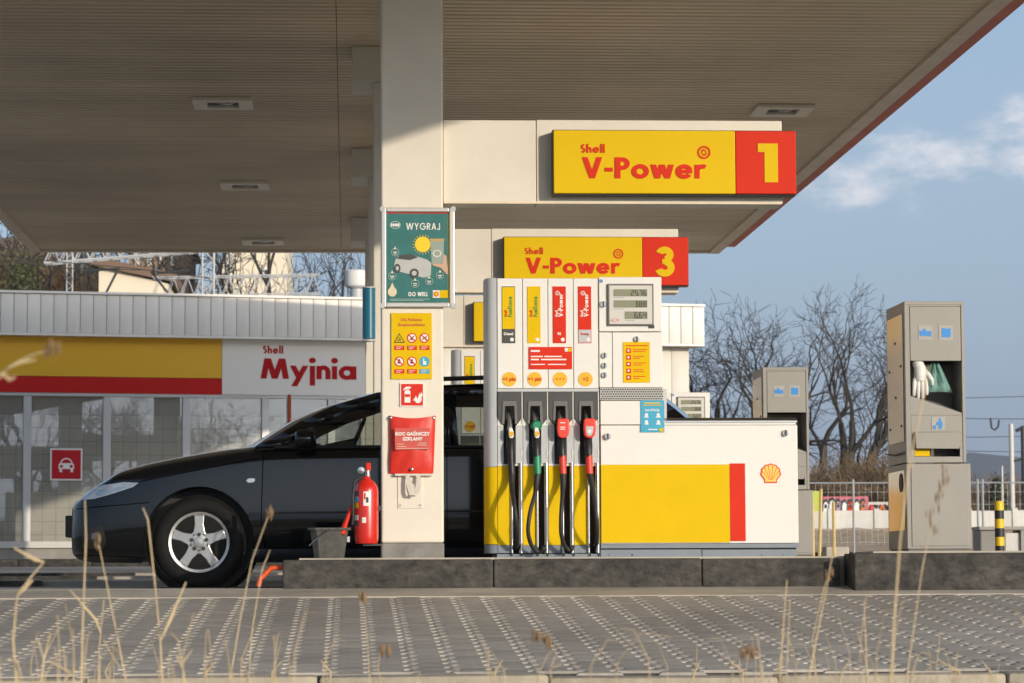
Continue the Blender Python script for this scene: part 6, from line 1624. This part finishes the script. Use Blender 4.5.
# yellow stakes, block, bollard, grey box
ST = mat('pale_stake', (0.62, 0.47, 0.20), 0.8, var=0.2, vscale=8)
for i, (a, b, c_, lab) in enumerate(((813.4, 812.6, 503, 'leftmost pale wooden stake behind the kerb'), (819, 821, 489, 'tallest pale wooden stake behind the kerb'), (834.6, 833.4, 502, 'rightmost pale wooden stake behind the kerb'))):
    q = MB(); q.tube([P(a, 575, 27+0.2*i), P(b, c_, 27+0.2*i)], 0.017, 6); tag(q.build('wooden_stake', ST, None, smooth=50), lab, 'stake', 'wooden stakes behind the kerb')
tag(MB().box(PX(824, 34), PX(847.4, 34), 34, 34.3, 0, PZ(546.6, 34, 835)).build('concrete_block', GUTTER, None, bevel=0.02), 'low concrete block behind the wooden stakes', 'block')
bo = thing('bollard', (PX(997.2, 22.5), 22.5, 0.0), 'yellow and black striped bollard right of the nearer cabinet', 'bollard')
YBo = 22.5; xb_ = PX(997.2, YBo); rbo = 0.037
edges_ = [500.6, 510.4, 519, 528.2, 537, 545.8, 554, 563, 572, 580]
for i in range(len(edges_)-1):
    zt_, zb_ = PZ(edges_[i], YBo, 997), PZ(edges_[i+1], YBo, 997)
    pr_ = [(rbo, zb_), (rbo, zt_)] if i else [(rbo, zb_), (rbo, zt_-0.02), (rbo*.8, zt_-0.004), (0, zt_)]
    MB().lathe(pr_, (xb_, YBo, 0), 'z', 18).build('stripe', (mat('bollard_yellow', (0.75, 0.5, 0.01), 0.45) if i % 2 == 0 else INK), bo, smooth=40)
gbx = thing('utility_box', (PX(990, 40), 40, 0.2), 'low grey utility box behind the striped bollard', 'utility box')
pbox('body', mat('utility_grey', (0.24, 0.225, 0.205), 0.7, var=0.1), gbx, PX(978, 40), PX(1003, 40), 40, 40.5, 0.2, PZ(530, 40, 990), bevel=0.02)
pbox('lid', mat('utility_lid', (0.30, 0.285, 0.26), 0.7), gbx, PX(976.6, 40), PX(1022, 40), 39.95, 40.6, PZ(530, 40, 990)+.002, PZ(526.6, 40, 990))
pbox('door', FW, gbx, PX(1004, 40), PX(1018, 40), 40.05, 40.4, 0.2, PZ(533, 40, 1010))
pbox('side_leg', mat('utility_lid', (0.3, 0.28, 0.26)), gbx, PX(1018.6, 40), PX(1022, 40), 40, 40.5, 0.2, PZ(530, 40, 1010)-.002)
# poles and overhead lines at the far right
PG = 'poles at the right edge'
def pole(label, px, topy, Y, r, m=None, name='steel_pole'):
    t = thing(name, (PX(px, Y), Y, 0.9), label, 'pole', PG); MB().tube([(PX(px, Y), Y, 0.9), (PX(px, Y), Y, PZ(topy, Y, px))], [r*1.15, r], 10).build('shaft', m or GALV, t, smooth=50); return t
p1_ = pole('pale steel railway pole near the right edge', 1010.6, 424, 75, 0.062, mat('pale_pole', (0.6, 0.58, 0.54), 0.5))
MB().tube([P(1010.6, 520, 75), P(1020, 545, 75)], 0.03, 5).build('stay', CHAR, p1_)
pole('short thin pole left of the railway pole', 1000.8, 466, 90, 0.035)
p3_ = pole('dark lattice pole cut by the right edge', 1022.6, 426, 70, 0.06, CHAR)
MB().tube([P(1014, 461, 70), P(1019, 460, 70), P(1030, 453, 70)], 0.03, 6).build('arm', CHAR, p3_)
q = MB(); q.tube([P(1016, 431, 70), P(1024, 427, 70)], 0.05, 6); q.build('insulator', CHAR, p3_)
for i, (ya, yb_) in enumerate(((417, 419), (437, 436), (449, 452), (398, 396))):
    wire('overhead line %s at the far right' % ('second from the top', 'third from the top', 'lowest of four', 'highest of four')[i], [(930, ya), (975, (ya+yb_)/2+0.8), (1040, yb_)], 76+i, 0.009, 'wire', 'overhead lines at the far right')
vi = MB(); vi.tube([P(990.4, 418, 76), P(991.6, 428, 76), P(994.6, 430, 76), P(998, 427, 76), P(999, 420, 76)], 0.028, 6)
tag(vi.build('line_insulator', CHAR, None, smooth=50), 'dark U shaped insulator hanging on the overhead line', 'insulator')

# ------------------------------------------------------------------ dry grass in the foreground
STRAW = mat('dry_straw', (0.62, 0.47, 0.27), 0.75, var=0.3, vscale=5)
SEED = mat('seed_head_brown', (0.27, 0.17, 0.085), 0.9, var=0.3, vscale=20)
DG = 'dry grass stalks in the foreground verge'
def stalk(pts, Y, r, label, head=None, leaf=None):
    w = [P(a, b, Y + 0.12*k_/len(pts)) for k_, (a, b) in enumerate(pts)]
    base = w[0].copy(); base.z = ground_h(base.x, Y)
    o = thing('dry_stalk', base, label, 'grass stalk', DG)
    sc_ = r*0.85; n_ = len(w)
    MB().tube([base]+w, [sc_*1.1]+[sc_*(1-0.5*k_/(n_-1)) for k_ in range(n_)], 6).build('stem', STRAW, o, smooth=60)
    if head:
        q = MB(); rr = random.Random(sum(map(ord, label))); h0 = w[-1]
        for k_ in range(head[0]):
            t_ = k_/head[0]; d = Vector((head[1]*t_ + rr.uniform(-.01, .01)*1.0, rr.uniform(-.015, .015), head[2]*t_ + rr.uniform(-.006, .006)))
            q.lathe([(0, -.014), (head[3]*.3, -.006), (head[3]*.42, 0), (head[3]*.25, .009), (0, .018)], h0 + d + Vector((rr.uniform(-.004, .004), 0, rr.uniform(-.004, .004))), 'z', 6); q.lathe([(0, -.01), (head[3]*.3, 0), (0, .014)], h0 + d + Vector((rr.uniform(-.01, .01), 0, rr.uniform(-.008, .008))), 'z', 5)
        q.build('seed_head', SEED, o, smooth=60)
    if leaf:
        for pl_ in leaf:
            lw = [P(a, b, Y) for a, b in pl_]; n2 = len(lw); q = MB()
            q.tube(lw, [r*(1.5 if 0 < k_ < n2-1 else 0.5) for k_ in range(n2)], 5); q.build('blade', STRAW, o, smooth=60)
    return o
L_ = []
stalk([(17, 690), (13, 640), (17, 596), (30, 578), (44, 562)], 6.2, .0036, 'pale curled stalk with folded blade at the far left', None, [[(17, 596), (24, 588), (33, 580)], [(44, 562), (36, 560), (14, 548)], [(17, 660), (22, 680)]])
stalk([(81, 690), (83, 620), (86, 540), (85, 500)], 6.8, .0030, 'straight upright pale stalk before the car front')
stalk([(128, 690), (118, 640), (108, 590), (99, 545)], 7.2, .0030, 'pale stalk leaning left before the front bumper', (5, 0, .02, .008))
stalk([(163, 690), (160, 640), (155, 585), (148, 520), (143, 508)], 7.0, .0034, 'pale stalk crossing in front of the wheel left side', None, [[(161, 640), (170, 620), (186, 582)]])
stalk([(228, 690), (240, 620), (252, 560), (268, 517)], 7.4, .0028, 'long slanted stalk right of the front wheel', (4, .01, .03, .007))
stalk([(248, 690), (252, 630), (262, 570), (270, 550)], 7.8, .0026, 'second slanted stalk right of the front wheel')
stalk([(100, 690), (99, 650), (101, 628), (104, 600)], 7.6, .0028, 'short bent stalk below the front bumper', None, [[(101, 634), (96, 620), (70, 590)], [(103, 640), (120, 668)]])
stalk([(40, 690), (44, 660), (50, 634), (49, 632)], 6.6, .0034, 'short pale stub at the lower left', None, [[(44, 660), (38, 640)]])
stalk([(186, 690), (182, 664), (178, 640), (170, 632)], 6.4, .003, 'short bent stalk left of centre at the bottom', None, [[(182, 664), (192, 650)], [(184, 672), (176, 655)]])
stalk([(233, 690), (232, 672), (230, 668)], 6.2, .0036, 'short hooked stub below the slanted stalks')
stalk([(370, 690), (368, 650), (364, 600)], 8.0, .0024, 'thin faint stalk below the fire extinguisher', (6, .004, .012, .008))
stalk([(382, 690), (378, 668), (380, 650)], 7.0, .0024, 'small weed with brown head below the column', (7, .03, -.01, .009))
stalk([(552, 690), (550, 668), (556, 655), (552, 646)], 6.6, .0022, 'brown seeded weed at the bottom centre', (9, -.045, .028, .008), [[(552, 668), (562, 664)]])
stalk([(538, 690), (538, 682), (538, 675)], 6.4, .0026, 'tiny stub at the bottom centre')
stalk([(780, 690), (782, 640), (787, 580)], 7.2, .0030, 'straight stalk right of the dispenser cabinet')
stalk([(786, 690), (788, 640), (790, 600)], 7.6, .0024, 'thin stalk beside the straight one right of the cabinet')
stalk([(806, 690), (816, 640), (826, 590), (834, 545)], 6.8, .0032, 'slanted pale stalk in front of the kerb recess')
stalk([(818, 690), (812, 640), (822, 596), (826, 580)], 7.8, .0022, 'faint weed with fuzzy head before the recess', (6, .01, .02, .006))
stalk([(890, 690), (894, 620), (900, 540), (908, 470), (924, 395), (928, 366)], 5.6, .0034, 'tallest stalk crossing the nearer grey cabinet', None, [[(908, 470), (914, 462)]])
stalk([(905, 690), (912, 640), (922, 570), (930, 530)], 6.6, .0024, 'seeded stalk in front of the cabinet lower door', (12, .045, .16, .006))
stalk([(868, 690), (866, 650), (864, 600)], 7.4, .0026, 'short upright stalk left of the tallest one')
stalk([(764, 690), (762, 668), (758, 655)], 6.2, .0028, 'low stub with brown tuft right of centre', (8, -.04, .004, .008))
stalk([(838, 690), (843, 670), (850, 660)], 6.3, .004, 'thick short stub at the bottom right')
stalk([(1030, 640), (1022, 620), (1015, 610)], 6.6, .003, 'short pale blade entering at the right edge')
stalk([(910, 690), (914, 668), (918, 655)], 6.3, .003, 'short blade at the foot of the tallest stalk')
stalk([(-20, 400), (8, 368), (30, 356), (48, 350)], 4.6, .0022, 'feathery grass top reaching in at the left edge', (5, .01, .004, .006), [[(8, 368), (20, 362), (36, 360)], [(0, 372), (10, 380), (16, 376)]])
rs_ = random.Random(77)
SPOT = ['below the bumper', 'before the front tyre', 'left of the kerb end', 'below the bucket', 'before the dispenser', 'before the red band', 'below the emblem', 'at the lower right', 'near the right edge', 'at the lower left']
for i, px in enumerate((112, 206, 272, 330, 496, 690, 742, 952, 990, 62)):
    hh = rs_.uniform(640, 668); b2 = px + rs_.uniform(-10, 10)
    stalk([(px, 692), ((px+b2)/2 + rs_.uniform(-3, 3), (692+hh)/2), (b2, hh)], rs_.uniform(6, 9), .0024, 'short thin dry blade %s' % SPOT[i], None, [[(px, 690), (px + rs_.uniform(-9, 9), 672), (px + rs_.uniform(-16, 16), 660)]])
tg_ = MB(); rt = random.Random(8)
for k_ in range(75):
    px = rt.choice((rt.uniform(-10, 300), rt.uniform(-10, 300), rt.uniform(740, 940), rt.uniform(300, 1030)))
    Y = rt.uniform(5.6, 9.5); top = rt.uniform(628, 676) if rt.random() < .8 else rt.uniform(590, 640); lean = rt.gauss(0, 14)
    b0 = P(px, 695, Y); b0.z = ground_h(b0.x, Y); m0 = P(px + lean*.35, (690+top)/2, Y); t0 = P(px + lean, top, Y + rt.uniform(-.1, .1))
    tg_.tube([b0, m0, t0, t0 + Vector((lean*.0016, 0, rt.uniform(-.014, .012)))], [.0014, .0012, .0009, .0004], 4, caps=False)
tag(tg_.build('dry_grass_tangle', STRAW, None, smooth=60), 'blurred tangle of thin dry blades along the bottom of the view', 'grass', None, 'stuff')
# low tangled grass along the edging: too many blades to count
gr_ = MB(); rnd = random.Random(21)
for k_ in range(2600):
    Y = rnd.uniform(8.6, 12.5); x = rnd.uniform(-3.2, 4.6)
    dens_ = 0.5 + 0.5*mnoise.noise(Vector((x*1.3, Y*.6, 0)))
    if rnd.random() > dens_ + 0.1: continue
    z0 = ground_h(x, Y); hmax = max(0.03, (CAMZ - (676-HORY)*Y/FPX) - z0)
    h = rnd.uniform(0.3, 1.0)*hmax*(1.0 if rnd.random() < .93 else 1.12)
    b = Vector((x, Y, z0-.01)); l = Vector((rnd.uniform(-.06, .06), rnd.uniform(-.04, .04), h)); w_ = 0.0022
    gr_.add([b+Vector((-w_, 0, 0)), b+Vector((w_, 0, 0)), b+l*.6+Vector((w_*.8, .01, 0)), b+l, b+l*.6+Vector((-w_*.8, .01, 0))], [(0,1,2,4), (4,2,3)])
tag(gr_.build('dry_grass', STRAW, None), 'low tangle of dry straw coloured grass along the edging', 'grass', None, 'stuff')
gr_ = MB()
for k_ in range(700):
    Y = rnd.uniform(11.4, 12.5); x = rnd.choice((-1.0, 0.55, 2.2, 2.9, -0.2)) + rnd.gauss(0, .16)
    z0 = ground_h(x, Y); h = max(0.03, (CAMZ - (680-HORY)*Y/FPX) - z0)*rnd.uniform(.5, 1.05)
    b = Vector((x, Y, z0-.01)); l = Vector((rnd.uniform(-.05, .05), rnd.uniform(-.03, .03), h)); w_ = 0.0026
    gr_.add([b+Vector((-w_, 0, 0)), b+Vector((w_, 0, 0)), b+l*.6+Vector((w_*.8, .01, 0)), b+l, b+l*.6+Vector((-w_*.8, .01, 0))], [(0,1,2,4), (4,2,3)])
tag(gr_.build('green_grass', mat('green_blades', (0.11, 0.14, 0.03), 0.7, var=0.3, vscale=8), None), 'small green grass tufts along the edging stones', 'grass', None, 'stuff')

# ------------------------------------------------------------------ hazy air
hzm = bpy.data.materials.new('hazy_air'); hzm.use_nodes = True; hn = hzm.node_tree; hn.nodes.clear()
ho = hn.nodes.new('ShaderNodeOutputMaterial'); hv = hn.nodes.new('ShaderNodeVolumePrincipled')
hv.inputs['Color'].default_value = (0.80, 0.86, 0.95, 1); hv.inputs['Density'].default_value = 0.00028; hv.inputs['Anisotropy'].default_value = 0.2
hn.links.new(hv.outputs[0], ho.inputs['Volume'])
tag(MB().box(-3100, 3100, -1600, 4100, -3.5, 110).build('haze', hzm, None), 'pale hazy air over the whole place', 'haze', None, 'stuff')
